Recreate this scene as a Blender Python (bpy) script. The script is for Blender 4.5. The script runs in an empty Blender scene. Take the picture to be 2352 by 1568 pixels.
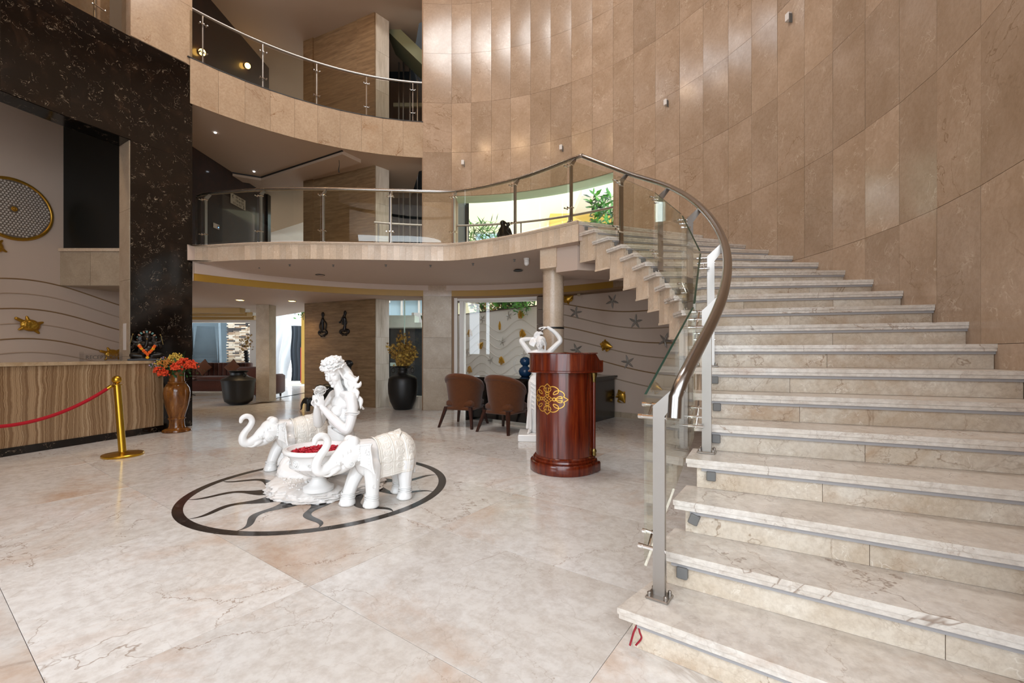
import bpy, bmesh, math, random
import numpy as np
from math import pi, sin, cos, tan, atan2, radians as R, sqrt, hypot
from mathutils import Vector, Matrix, Euler

S = bpy.context.scene
COL = S.collection

# ---------------------------------------------------------------- camera
cam_d = bpy.data.cameras.new('camera')
cam = bpy.data.objects.new('camera', cam_d)
COL.objects.link(cam)
cam.location = (0, 0, 1.25)
cam.rotation_euler = (R(90), 0, 0)
cam_d.sensor_width = 36.0
cam_d.lens = 15.61
cam_d.shift_y = 27 / 2352
cam_d.clip_start = 0.05
cam_d.clip_end = 200
S.camera = cam

# ---------------------------------------------------------------- world: overcast sky
W = bpy.data.worlds.new('sky'); S.world = W
W.use_nodes = True
wn = W.node_tree
bg = wn.nodes['Background']
bg.inputs[0].default_value = (0.84, 0.92, 1.0, 1)
bg.inputs[1].default_value = 4.0

# ---------------------------------------------------------------- large lights
def area_light(name, loc, target, sx, sy, power, col, shape='RECTANGLE', spread=180):
    d = bpy.data.lights.new(name, 'AREA'); d.shape = shape
    d.size = sx
    if shape in ('RECTANGLE', 'ELLIPSE'): d.size_y = sy
    d.energy = power; d.color = col; d.spread = R(spread)
    o = bpy.data.objects.new(name, d); COL.objects.link(o)
    o.location = loc
    v = Vector(target) - Vector(loc)
    o.rotation_euler = v.to_track_quat('-Z', 'Y').to_euler()
    return o
# daylight through the glazed entrance behind the photographer
area_light('entrance_daylight', (-0.5, -3.4, 5.0), (-0.7, 3.0, 0.4), 8.0, 3.4, 480, (0.80, 0.90, 1.0))
# added side fill for the right wall, then the skylight in the atrium roof
area_light('side_fill', (-6.2, -3.0, 2.6), (3.2, 3.6, 2.2), 3.6, 2.8, 190, (0.80, 0.90, 1.0))
area_light('skylight', (-1.2, 5.4, 10.85), (-1.2, 5.2, 0), 2.6, 2.6, 310, (0.98, 0.98, 0.97), 'DISK')
sun_d = bpy.data.lights.new('sun', 'SUN'); sun_d.energy = 1.4; sun_d.angle = R(3); sun_d.color = (1.0, 0.96, 0.9)  # added to brighten the yard and the wing across the court
sun = bpy.data.objects.new('sun', sun_d); COL.objects.link(sun); sun.rotation_euler = (R(24), 0, R(-8))

S.view_settings.view_transform = 'Standard'
S.view_settings.look = 'None'
S.view_settings.exposure = 0.15
S.view_settings.gamma = 1.0
S.view_settings.use_curve_mapping = False

# ---------------------------------------------------------------- helpers
def lin(h):
    h = h.lstrip('#')
    out = []
    for i in (0, 2, 4):
        c = int(h[i:i+2], 16) / 255
        out.append(c / 12.92 if c <= 0.04045 else ((c + 0.055) / 1.055) ** 2.4)
    return tuple(out) + (1.0,)

def catmull(pts, n=6, closed=False):
    P = [np.array(p, float) for p in pts]
    m = len(P); out = []
    segs = m if closed else m - 1
    for i in range(segs):
        if closed:
            a, b, c, d = P[(i-1) % m], P[i], P[(i+1) % m], P[(i+2) % m]
        else:
            b, c = P[i], P[i+1]
            a = P[i-1] if i > 0 else 2*b - c
            d = P[i+2] if i + 2 < m else 2*c - b
        for k in range(n):
            t = k / n
            out.append(0.5*((2*b) + (c-a)*t + (2*a-5*b+4*c-d)*t*t + (-a+3*b-3*c+d)*t**3))
    if not closed: out.append(P[-1])
    return out

class MB:
    """collects geometry; build() links it as ONE mesh object"""
    def __init__(s): s.v = []; s.f = []
    def add(s, vs, fs, M=None):
        b = len(s.v)
        if M is not None: vs = [tuple(M @ Vector(v)) for v in vs]
        s.v += [tuple(map(float, v)) for v in vs]
        s.f += [tuple(b + i for i in f) for f in fs]
        return s
    def box(s, x0, x1, y0, y1, z0, z1, M=None):
        vs = [(x0,y0,z0),(x1,y0,z0),(x1,y1,z0),(x0,y1,z0),(x0,y0,z1),(x1,y0,z1),(x1,y1,z1),(x0,y1,z1)]
        return s.add(vs, [(0,3,2,1),(4,5,6,7),(0,1,5,4),(1,2,6,5),(2,3,7,6),(3,0,4,7)], M)
    def cbox(s, c, d, M=None):
        return s.box(c[0]-d[0]/2, c[0]+d[0]/2, c[1]-d[1]/2, c[1]+d[1]/2, c[2]-d[2]/2, c[2]+d[2]/2, M)
    def bbox(s, x0, x1, y0, y1, z0, z1, b=0.01, M=None):
        """box with chamfered vertical and top edges"""
        def ring(i, z):
            return [(x0+i+b,y0+i,z),(x1-i-b,y0+i,z),(x1-i,y0+i+b,z),(x1-i,y1-i-b,z),(x1-i-b,y1-i,z),(x0+i+b,y1-i,z),(x0+i,y1-i-b,z),(x0+i,y0+i+b,z)]
        rs = [ring(b, z0), ring(0, z0+b), ring(0, z1-b), ring(b, z1)]
        return s.loft(rs, True, True, M)
    def loft(s, rings, closed=True, caps=True, M=None):
        n = len(rings[0]); vs = [p for r in rings for p in r]; fs = []
        for i in range(len(rings)-1):
            for j in range(n if closed else n-1):
                a = i*n+j; b = i*n+(j+1) % n
                fs.append((a, b, b+n, a+n))
        if caps:
            fs.append(tuple(range(n-1, -1, -1)))
            fs.append(tuple(range((len(rings)-1)*n, len(rings)*n)))
        return s.add(vs, fs, M)
    def prism(s, pts, z0, z1, M=None):
        A = sum(pts[i][0]*pts[(i+1) % len(pts)][1]-pts[(i+1) % len(pts)][0]*pts[i][1] for i in range(len(pts)))
        if A < 0: pts = pts[::-1]
        return s.loft([[(p[0], p[1], z0) for p in pts], [(p[0], p[1], z1) for p in pts]], True, True, M)
    def tube(s, path, r, n=8, caps=True, M=None, sq=None):
        P = [Vector(p) for p in path]; m = len(P)
        rr = list(r) if hasattr(r, '__len__') else [r]*m
        T = [(P[min(i+1, m-1)] - P[max(i-1, 0)]).normalized() for i in range(m)]
        u = Vector((0,0,1)) if abs(T[0].z) < 0.9 else Vector((1,0,0))
        u = (u - T[0]*u.dot(T[0])).normalized(); rings = []
        for i in range(m):
            u = (u - T[i]*u.dot(T[i]))
            u = u.normalized() if u.length > 1e-6 else T[i].orthogonal().normalized()
            w = T[i].cross(u)
            rings.append([tuple(P[i] + (u*cos(2*pi*k/n) + w*sin(2*pi*k/n)*(sq or 1))*rr[i]) for k in range(n)])
        return s.loft(rings, True, caps, M)
    def lathe(s, prof, n=32, M=None, c=(0,0,0), caps=True):
        rings = [[(c[0]+r*cos(2*pi*k/n), c[1]+r*sin(2*pi*k/n), c[2]+z) for k in range(n)] for r, z in prof]
        return s.loft(rings, True, caps, M)
    def ell(s, c, r, M=None, nu=16, nv=10, rot=None):
        if not hasattr(r, '__len__'): r = (r, r, r)
        m = Matrix.Translation(c) @ (Euler(rot).to_matrix().to_4x4() if rot else Matrix.Identity(4))
        if M is not None: m = M @ m
        vs = [(0,0,-r[2])]; fs = []
        for j in range(1, nv):
            t = -pi/2 + pi*j/nv
            for k in range(nu):
                a = 2*pi*k/nu
                vs.append((r[0]*cos(t)*cos(a), r[1]*cos(t)*sin(a), r[2]*sin(t)))
        vs.append((0,0,r[2])); top = len(vs)-1
        for k in range(nu):
            fs.append((0, 1+(k+1) % nu, 1+k))
            fs.append((top, 1+(nv-2)*nu+k, 1+(nv-2)*nu+(k+1) % nu))
        for j in range(nv-2):
            for k in range(nu):
                a = 1+j*nu+k; b = 1+j*nu+(k+1) % nu
                fs.append((a, b, b+nu, a+nu))
        return s.add(vs, fs, m)
    def torus(s, c, R0, r, axis=(0,0,1), n=24, m=8, M=None, sq=1.0):
        q = Vector((0,0,1)).rotation_difference(Vector(axis)).to_matrix().to_4x4()
        T = Matrix.Translation(c) @ q
        if M is not None: T = M @ T
        vs = []; fs = []
        for i in range(n):
            for j in range(m):
                a = 2*pi*i/n; b = 2*pi*j/m
                vs.append(((R0+r*cos(b))*cos(a), (R0+r*cos(b))*sin(a)*sq, r*sin(b)))
        for i in range(n):
            for j in range(m):
                fs.append((i*m+j, ((i+1) % n)*m+j, ((i+1) % n)*m+(j+1) % m, i*m+(j+1) % m))
        return s.add(vs, fs, T)
    def sheet(s, P, th=0.0, M=None):
        """grid of points -> surface, optionally thickened along vertex normals"""
        P = np.array(P, float); a, b = P.shape[:2]
        def quads(off, flip):
            q = []
            for i in range(a-1):
                for j in range(b-1):
                    f = (off+i*b+j, off+i*b+j+1, off+(i+1)*b+j+1, off+(i+1)*b+j)
                    q.append(f[::-1] if flip else f)
            return q
        if th == 0: return s.add(P.reshape(-1, 3).tolist(), quads(0, False), M)
        du = np.gradient(P, axis=0); dv = np.gradient(P, axis=1)
        N = np.cross(du, dv); N /= np.maximum(np.linalg.norm(N, axis=2, keepdims=True), 1e-9)
        Q = P + N*th; k = a*b
        fs = quads(0, False) + quads(k, True)
        edge = [(0,j) for j in range(b)] + [(i,b-1) for i in range(1,a)] + [(a-1,j) for j in range(b-2,-1,-1)] + [(i,0) for i in range(a-2,0,-1)]
        for e in range(len(edge)):
            i0 = edge[e][0]*b+edge[e][1]; e1 = edge[(e+1) % len(edge)]; i1 = e1[0]*b+e1[1]
            fs.append((i0, i0+k, i1+k, i1)[::-1])
        return s.add(np.concatenate([P.reshape(-1,3), Q.reshape(-1,3)]).tolist(), fs, M)
    def mesh(s, name, smooth=None):
        me = bpy.data.meshes.new(name); me.from_pydata(s.v, [], s.f); me.update()
        bm = bmesh.new(); bm.from_mesh(me); bmesh.ops.recalc_face_normals(bm, faces=bm.faces); bm.to_mesh(me); bm.free()
        if smooth:
            me.shade_smooth(); me.set_sharp_from_angle(angle=R(smooth))
        return me
    def build(s, name, mat, parent=None, smooth=None, loc=None, rz=None):
        return link(name, s.mesh(name, smooth), mat, parent, loc, rz)

def link(name, me, mat, parent=None, loc=None, rz=None):
    o = bpy.data.objects.new(name, me); COL.objects.link(o)
    if mat is not None and not me.materials: me.materials.append(mat)
    if parent is not None: o.parent = parent
    if loc is not None: o.location = loc
    if rz is not None: o.rotation_euler = (0, 0, rz)
    return o
def tag(o, label=None, cat=None, group=None, kind=None):
    if label: o['label'] = label
    if cat: o['category'] = cat
    if group: o['group'] = group
    if kind: o['kind'] = kind
    return o
def thing(name, label, cat, loc=(0,0,0), rz=0, group=None):
    o = bpy.data.objects.new(name, None); COL.objects.link(o)
    o.empty_display_size = 0.1
    o.location = loc; o.rotation_euler = (0, 0, rz)
    return tag(o, label, cat, group)
def struct(o):
    o['kind'] = 'structure'; return o
def dup(root, loc, rz, label=None):
    r = root.copy(); COL.objects.link(r); r.location = loc; r.rotation_euler = (0, 0, rz)
    if label: r['label'] = label
    def rec(a, b):
        for ch in a.children:
            c = ch.copy(); COL.objects.link(c); c.parent = b; rec(ch, c)
    rec(root, r)
    return r

class Sculpt:
    """union of tapered limbs and ellipsoids, voxel-remeshed into one continuous skin"""
    def __init__(s): s.m = MB()
    def ell(s, c, r, rot=None, M=None): s.m.ell(c, r, M, 20, 14, rot); return s
    def limb(s, pts, n=5, M=None, seg=12):
        """pts: (x,y,z,radius)"""
        Q = catmull(pts, n) if len(pts) > 2 else [np.array(p, float) for p in pts]
        path = [q[:3] for q in Q]; rr = [max(q[3], 0.001) for q in Q]
        s.m.tube(path, rr, seg, True, M)
        s.m.ell(path[0], rr[0]*0.985, M, seg, 8); s.m.ell(path[-1], rr[-1]*0.985, M, seg, 8)
        return s
    def build(s, name, mat, parent=None, voxel=0.008, smooth=3, noise=None, loc=None, rz=None):
        me = s.m.mesh(name + '_raw')
        o = bpy.data.objects.new(name, me); COL.objects.link(o)
        md = o.modifiers.new('r', 'REMESH'); md.mode = 'VOXEL'; md.voxel_size = voxel
        if smooth:
            sm = o.modifiers.new('s', 'SMOOTH'); sm.factor = 0.5; sm.iterations = smooth
        if noise:
            tx = bpy.data.textures.new(name, 'CLOUDS'); tx.noise_scale = noise[0]; tx.noise_depth = 3
            dm = o.modifiers.new('d', 'DISPLACE'); dm.texture = tx; dm.strength = noise[1]; dm.mid_level = 0.5; dm.texture_coords = 'LOCAL'
        dg = bpy.context.evaluated_depsgraph_get()
        ne = bpy.data.meshes.new_from_object(o.evaluated_get(dg))
        o.modifiers.clear(); o.data = ne; bpy.data.meshes.remove(me)
        ne.shade_smooth()
        ne.materials.clear(); ne.materials.append(mat)
        if parent is not None: o.parent = parent
        if loc is not None: o.location = loc
        if rz is not None: o.rotation_euler = (0, 0, rz)
        return o

# ---------------------------------------------------------------- materials
class Mat:
    def __init__(s, name):
        s.m = bpy.data.materials.new(name); s.m.use_nodes = True
        s.nt = s.m.node_tree; s.b = s.nt.nodes['Principled BSDF']; s.out = s.nt.nodes['Material Output']
    def n(s, t, **kw):
        nd = s.nt.nodes.new(t)
        for k, v in kw.items():
            if k.startswith('i_'):
                key = k[2:]; key = int(key) if key.isdigit() else key.replace('_', ' ')
                s.put(nd, key, v)
            else: setattr(nd, k, v)
        return nd
    def put(s, nd, key, v):
        if hasattr(v, 'is_linked') or hasattr(v, 'links'): s.nt.links.new(v, nd.inputs[key])
        elif hasattr(v, 'outputs'): s.nt.links.new(v.outputs[0], nd.inputs[key])
        else: nd.inputs[key].default_value = v
    def set(s, **kw):
        for k, v in kw.items(): s.put(s.b, k.replace('_', ' '), v)
        return s
    def coords(s, scale=(1,1,1), rand=40.0, rot=(0,0,0)):
        tc = s.n('ShaderNodeTexCoord'); oi = s.n('ShaderNodeObjectInfo')
        cx = s.n('ShaderNodeCombineXYZ')
        for i, k in enumerate((1.0, 0.37, 0.71)):
            mm = s.n('ShaderNodeMath', operation='MULTIPLY'); s.put(mm, 0, oi.outputs['Random']); mm.inputs[1].default_value = rand*k
            s.put(cx, i, mm.outputs[0])
        ad = s.n('ShaderNodeVectorMath', operation='ADD'); s.put(ad, 0, tc.outputs['Object']); s.put(ad, 1, cx.outputs[0])
        mp = s.n('ShaderNodeMapping'); s.put(mp, 'Vector', ad.outputs[0]); mp.inputs['Scale'].default_value = scale; mp.inputs['Rotation'].default_value = rot
        s.rnd = oi.outputs['Random']
        return mp.outputs[0]
    def noise(s, vec, scale, detail=5, rough=0.6, dist=0.0, out=0):
        nd = s.n('ShaderNodeTexNoise'); s.put(nd, 'Vector', vec)
        nd.inputs['Scale'].default_value = scale; nd.inputs['Detail'].default_value = detail
        nd.inputs['Roughness'].default_value = rough; nd.inputs['Distortion'].default_value = dist
        return nd.outputs[out]
    def ramp(s, fac, stops, interp='LINEAR'):
        nd = s.n('ShaderNodeValToRGB'); s.put(nd, 'Fac', fac); cr = nd.color_ramp; cr.interpolation = interp
        while len(cr.elements) < len(stops): cr.elements.new(0.5)
        for e, (p, c) in zip(cr.elements, stops):
            e.position = p
            e.color = c if hasattr(c, '__len__') else (c, c, c, 1)
        return nd.outputs[0]
    def mix(s, fac, a, b, mode='MIX'):
        nd = s.n('ShaderNodeMix', data_type='RGBA', blend_type=mode)
        s.put(nd, 0, fac); s.put(nd, 6, a); s.put(nd, 7, b)
        return nd.outputs[2]
    def math(s, op, a, b=0.0):
        nd = s.n('ShaderNodeMath', operation=op); s.put(nd, 0, a); s.put(nd, 1, b); return nd.outputs[0]
    def vein(s, vec, scale, width, detail=6, dist=0.6):
        f = s.noise(vec, scale, detail, 0.55, dist)
        d = s.math('ABSOLUTE', s.math('SUBTRACT', f, 0.5))
        return s.ramp(d, [(0.0, 1.0), (width, 0.0)])
    def bump(s, h, strength=0.3, dist=0.01):
        nd = s.n('ShaderNodeBump'); s.put(nd, 'Height', h); nd.inputs['Strength'].default_value = strength; nd.inputs['Distance'].default_value = dist
        s.put(s.b, 'Normal', nd.outputs[0]); return s
    def tint(s, col, lo, hi):
        mr = s.n('ShaderNodeMapRange'); s.put(mr, 0, s.rnd); mr.inputs[3].default_value = lo; mr.inputs[4].default_value = hi
        hs = s.n('ShaderNodeHueSaturation'); s.put(hs, 'Value', mr.outputs[0]); s.put(hs, 'Color', col)
        return hs.outputs[0]

def plain(name, col, rough=0.5, metal=0.0, spec=0.5, var=0.0, vs=8, coat=0.0):
    M = Mat(name); c = lin(col) if isinstance(col, str) else col
    if var:
        v = M.coords(); f = M.noise(v, vs, 5)
        M.set(Base_Color=M.mix(f, tuple(x*(1-var) for x in c[:3])+(1,), tuple(min(1, x*(1+var)) for x in c[:3])+(1,)))
    else: M.set(Base_Color=c)
    M.set(Roughness=rough, Metallic=metal, Specular_IOR_Level=spec)
    if coat: M.set(Coat_Weight=coat, Coat_Roughness=0.05)
    return M.m

def marble(name, c1, c2, cv, rough=(0.12, 0.3), scale=1.6, stain=None, tint=(0.9, 1.06), veinw=0.006, vs=1.1, stretch=(1,1,1), rot=(0,0,0), spec=0.5, fleck=None, sthr=0.56, crack=0.0):
    M = Mat(name); v = M.coords(stretch, rot=rot)
    f = M.noise(v, scale, 7, 0.62, 0.4)
    col = M.mix(M.ramp(f, [(0.32, 0.0), (0.68, 1.0)]), lin(c1), lin(c2))
    g = M.noise(v, scale*14, 4, 0.7)
    col = M.mix(M.ramp(g, [(0.35, 0.26), (0.6, 0.0)]), col, lin(cv))
    if stain:
        st = M.noise(v, scale*0.62, 8, 0.68, 0.5)
        col = M.mix(M.ramp(st, [(sthr, 0.0), (sthr+0.22, 0.75)]), col, lin(stain))
    if veinw:
        w1 = M.vein(v, vs, veinw); msk = M.ramp(M.noise(v, vs*0.9, 2), [(0.45, 0.0), (0.6, 1.0)])
        col = M.mix(M.math('MULTIPLY', M.math('MULTIPLY', w1, msk), 0.75), col, lin(cv))
        w2 = M.vein(v, vs*3.1, veinw*1.4, 4, 0.3)
        col = M.mix(M.math('MULTIPLY', w2, 0.18), col, lin(cv))
    if crack:
        wv = M.n('ShaderNodeVectorMath', operation='MULTIPLY_ADD'); M.put(wv, 0, M.noise(v, 2.2, 6, 0.65, 0, 1)); wv.inputs[1].default_value = (0.55,0.55,0.55); M.put(wv, 2, v)
        for sc_, wd_, am_ in ((0.75, crack, 0.75), (1.9, crack*1.3, 0.45)):
            vo = M.n('ShaderNodeTexVoronoi', feature='DISTANCE_TO_EDGE'); M.put(vo, 'Vector', wv.outputs[0]); vo.inputs['Scale'].default_value = sc_
            mk2 = M.ramp(M.noise(v, sc_*0.8, 2), [(0.46, 0.0), (0.56, 1.0)])
            col = M.mix(M.math('MULTIPLY', M.math('MULTIPLY', M.ramp(vo.outputs[0], [(0.0, 1.0), (wd_, 0.0)]), mk2), am_), col, lin('#8a6a4c'))
    if fleck:
        fl = M.vein(v, vs*9, 0.02, 3, 1.2); mk = M.ramp(M.noise(v, vs*5, 3), [(0.52, 0.0), (0.62, 1.0)])
        col = M.mix(M.math('MULTIPLY', M.math('MULTIPLY', fl, mk), 0.55), col, lin(fleck))
    col = M.tint(col, *tint)
    M.set(Base_Color=col, Roughness=M.ramp(f, [(0.3, rough[0]), (0.7, rough[1])]), Specular_IOR_Level=spec)
    return M.m

m_floor = marble('floor_marble', '#e9e7e4', '#d9d3cb', '#8f7660', (0.10, 0.2), 1.0, '#bd8a58', (0.88, 1.04), 0.0035, 0.8, sthr=0.53, crack=0.0035)
m_step = marble('step_marble', '#e4ded6', '#cfc4b6', '#75573f', (0.2, 0.38), 2.2, '#a37a55', (0.92, 1.04), 0.004, 1.2, stretch=(0.7,0.7,1.0), sthr=0.55, crack=0.004)
m_riser = marble('riser_marble', '#ddd3c4', '#c2b099', '#82664a', (0.25, 0.42), 2.6, '#a17a52', (0.88, 1.05), 0.005, 1.3, fleck='#efe8dc', sthr=0.54, crack=0.005)
m_wall = marble('wall_marble', '#b49c86', '#9e856d', '#80654b', (0.13, 0.22), 1.8, '#8b6f56', (0.86, 1.08), 0.003, 0.7, fleck='#cdbaa4', spec=0.42, sthr=0.62)
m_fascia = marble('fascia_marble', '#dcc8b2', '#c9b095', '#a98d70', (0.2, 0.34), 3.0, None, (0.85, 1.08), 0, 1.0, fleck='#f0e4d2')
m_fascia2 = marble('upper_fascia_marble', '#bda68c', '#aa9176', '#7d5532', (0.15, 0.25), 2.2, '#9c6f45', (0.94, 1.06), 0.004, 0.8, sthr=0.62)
m_pillar = marble('pillar_stone', '#b8a68f', '#a5927b', '#86735c', (0.32, 0.45), 3.5, None, (0.94, 1.05), 0, 1.0, fleck='#cbbca6')

def dark_marble():
    M = Mat('dark_emperador_marble'); v = M.coords()
    f = M.noise(v, 3.0, 8, 0.7, 0.8)
    col = M.ramp(f, [(0.30, lin('#080605')), (0.54, lin('#100b08')), (0.66, lin('#261a12')), (0.80, lin('#4a382b'))])
    w = M.vein(v, 7.0, 0.010, 5, 1.8); mk = M.ramp(M.noise(v, 7, 4, 0.7), [(0.52, 0.0), (0.62, 1.0)])
    col = M.mix(M.math('MULTIPLY', M.math('MULTIPLY', w, mk), 0.75), col, lin('#b9a68e'))
    M.set(Base_Color=col, Roughness=0.1, Specular_IOR_Level=0.5); return M.m
m_dark = dark_marble()
def black_marble():
    M = Mat('black_inlay_marble'); v = M.coords()
    f = M.noise(v, 14, 6, 0.7, 0.5)
    w = M.vein(v, 9, 0.012, 5, 1.0)
    col = M.mix(M.math('MULTIPLY', w, 0.35), M.mix(f, lin('#1a1716'), lin('#332e2b')), lin('#8d857e'))
    M.set(Base_Color=col, Roughness=0.16); return M.m
m_inlay = black_marble()
def travertine(name='travertine', a='#957a5b', b='#7e6448', c='#604a34', rot=(0,0,0), st=(1.2,1.2,13)):
    M = Mat(name); v = M.coords(st, rand=9, rot=rot)
    f = M.noise(v, 1.5, 9, 0.7, 0.2); h = M.noise(v, 6, 6, 0.7)
    col = M.ramp(f, [(0.28, lin(c)), (0.5, lin(b)), (0.75, lin(a))])
    col = M.mix(M.ramp(h, [(0.3, 0.4), (0.5, 0.0)]), col, lin(c))
    M.set(Base_Color=col, Roughness=0.5, Specular_IOR_Level=0.3); return M.m
m_trav = travertine()
m_travw = travertine('pale_lit_travertine', '#d8cfc2', '#c3b6a4', '#9f917e', st=(5,5,0.5))
def onyx():
    M = Mat('banded_onyx'); v = M.coords((1,1,1), rand=0)
    d = M.noise(v, 1.6, 5, 0.6); d2 = M.noise(v, 6, 4, 0.6)
    sx = M.n('ShaderNodeSeparateXYZ'); M.put(sx, 0, v)
    u = M.math('ADD', M.math('MULTIPLY', sx.outputs[1], 1.0), M.math('ADD', M.math('MULTIPLY', d, 0.12), M.math('MULTIPLY', d2, 0.02)))
    cx = M.n('ShaderNodeCombineXYZ'); M.put(cx, 0, u); 
    f = M.noise(cx.outputs[0], 7.0, 9, 0.8)
    col = M.ramp(f, [(0.30, lin('#3f2b19')), (0.40, lin('#7b5d3f')), (0.46, lin('#a98d6c')), (0.50, lin('#6b4e33')), (0.53, lin('#9c8060')), (0.60, lin('#c4ad8d')), (0.64, lin('#8b6d4d')), (0.74, lin('#dccab0'))])
    M.set(Base_Color=col, Roughness=0.15, Specular_IOR_Level=0.5); return M.m
m_onyx = onyx()
m_onyxtop = marble('onyx_top', '#c2ab8c', '#a48a69', '#6d5338', (0.12, 0.2), 9, None, (1, 1), 0.01, 4)
def brown_vase():
    M = Mat('brown_onyx'); v = M.coords((1,1,0.35), rand=0)
    f = M.noise(v, 7, 8, 0.65, 1.2)
    col = M.ramp(f, [(0.3, lin('#3d1f0c')), (0.48, lin('#6f4218')), (0.62, lin('#8d5a26')), (0.72, lin('#b98d58')), (0.78, lin('#6f4218'))])
    M.set(Base_Color=col, Roughness=0.12); return M.m
m_vase = brown_vase()
m_white = plain('white_paint', '#d9d2cb', 0.6)
m_wave = plain('wave_wall_paint', '#d8d0c8', 0.55, var=0.03, vs=3)
m_wavein = plain('reception_wall_paint', '#c9b5a4', 0.55, var=0.03, vs=3)
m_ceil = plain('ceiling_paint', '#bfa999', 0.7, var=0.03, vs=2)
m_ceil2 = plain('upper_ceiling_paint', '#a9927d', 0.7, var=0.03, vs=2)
m_gold_paint = plain('ochre_band_paint', '#9f7622', 0.45, var=0.06, vs=6)
m_steel = plain('brushed_steel', '#a29c96', 0.36, 1.0)
m_steeld = plain('rail_steel', '#a19d99', 0.24, 1.0)
m_chrome = plain('chrome', '#d5d3d0', 0.12, 1.0)
m_gold = plain('gold_metal', '#c39a35', 0.3, 1.0, var=0.08, vs=20)
m_brass = plain('antique_brass', '#8a7445', 0.35, 1.0, var=0.3, vs=60)
m_goldp = plain('gold_leaf_paint', '#b98a2e', 0.3, 0.7, var=0.15, vs=30)
m_golde = plain('lectern_gold_paint', '#e0ae45', 0.35, 0.55)
m_silver = plain('silver_paint', '#a39c93', 0.35, 0.45, var=0.15, vs=30)
m_black = plain('matt_black', '#141312', 0.45, var=0.15, vs=12)
m_shadow = plain('painted_shadow', '#0d0c0b', 0.6)
m_grey = plain('grey_plastic', '#6d6c6a', 0.5, var=0.06)
m_greym = plain('grey_strip', '#9d9a9a', 0.45)
m_red = plain('red_velvet', '#a30d1c', 0.75, spec=0.3, var=0.12, vs=60)
m_glaze = None
def glaze():
    M = Mat('white_glaze'); v = M.coords((1,1,1), rand=0)
    ao = M.n('ShaderNodeTexNoise'); 
    f = M.noise(v, 26, 8, 0.75)
    chips = M.ramp(f, [(0.70, 0.0), (0.73, 0.8)])
    big = M.ramp(M.noise(v, 5, 4), [(0.5, 0.0), (0.65, 1.0)])
    col = M.mix(M.math('MULTIPLY', chips, big), lin('#f1efec'), lin('#8d6f57'))
    M.set(Base_Color=col, Roughness=0.17, Specular_IOR_Level=0.5); return M.m
m_glaze = glaze()
m_cream = plain('cream_glaze', '#ebe5db', 0.28, var=0.03, vs=20)
m_rock = plain('white_rock_glaze', '#e6e1dc', 0.4, var=0.08, vs=25)
m_petal = plain('red_petals', '#c3142e', 0.5, var=0.3, vs=80)
def wood(name, a, b, c, rough=0.18, sc=(9,9,0.6)):
    M = Mat(name); v = M.coords(sc, rand=5)
    f = M.noise(v, 3, 7, 0.65, 0.4)
    M.set(Base_Color=M.ramp(f, [(0.3, lin(a)), (0.5, lin(b)), (0.72, lin(c))]), Roughness=rough, Specular_IOR_Level=0.5, Coat_Weight=0.35, Coat_Roughness=0.08); return M.m
m_mahog = wood('mahogany', '#3c0f07', '#5e1d0b', '#7d3413')
m_dwood = wood('dark_walnut', '#1e0e09', '#331911', '#472419', 0.35)
m_ebony = wood('ebony_wood', '#070606', '#0d0b0b', '#151211', 0.22)
m_darkwall = wood('dark_wall_panel', '#170b06', '#241109', '#321a0f', 0.55, (2,2,2))
def fabric(name, a, b, sc=90):
    M = Mat(name); v = M.coords((1,1,1.6), rand=5)
    f = M.noise(v, sc, 4, 0.75); g = M.noise(v, 6, 3)
    col = M.mix(M.ramp(f, [(0.35, 0.0), (0.65, 1.0)]), lin(a), lin(b))
    M.set(Base_Color=M.mix(M.math('MULTIPLY', g, 0.35), col, lin(a)), Roughness=0.9, Specular_IOR_Level=0.15, Sheen_Weight=0.25)
    M.bump(f, 0.35, 0.004); return M.m
m_fab = fabric('brown_chenille', '#41210f', '#744526', 170)
m_sofa = fabric('sofa_fabric', '#42231a', '#5c3427', 60)
m_cush = fabric('cushion_fabric', '#54301f', '#75482f', 60)
def glass(name, tc, refl=1.0, rough=0.0):
    M = Mat(name); nt = M.nt; nt.nodes.remove(M.b)
    tr = M.n('ShaderNodeBsdfTransparent'); tr.inputs[0].default_value = tc
    gl = M.n('ShaderNodeBsdfGlossy'); gl.inputs[0].default_value = (refl, refl, refl, 1); gl.inputs['Roughness'].default_value = rough
    lw = M.n('ShaderNodeLayerWeight'); lw.inputs[0].default_value = 0.5
    fr = M.n('ShaderNodeMapRange'); pw5 = M.math('POWER', lw.outputs['Facing'], 5.0); M.put(fr, 0, pw5); fr.inputs[3].default_value = 0.035; fr.inputs[4].default_value = 0.9
    mx = M.n('ShaderNodeMixShader'); nt.links.new(fr.outputs[0], mx.inputs[0]); nt.links.new(tr.outputs[0], mx.inputs[1]); nt.links.new(gl.outputs[0], mx.inputs[2])
    nt.links.new(mx.outputs[0], M.out.inputs[0]); return M.m
m_glass = glass('rail_glass', (0.935, 0.945, 0.90, 1))
m_glassd = glass('smoked_rail_glass', (0.80, 0.79, 0.75, 1), 0.9)
m_glasse = plain('glass_edge', '#16352b', 0.15)
m_glassw = glass('window_glass', (0.975, 0.99, 0.985, 1))
m_acryl = glass('clear_acrylic', (0.93, 0.93, 0.93, 1))
def emit(name, col, st):
    M = Mat(name); M.set(Base_Color=lin(col), Emission_Color=lin(col), Emission_Strength=st); return M.m
m_lampw = emit('warm_lamp', '#ffc766', 14)
m_led = emit('blue_led', '#5a9dff', 8)
m_ledw = emit('white_led', '#e8f2ff', 12)
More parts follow.
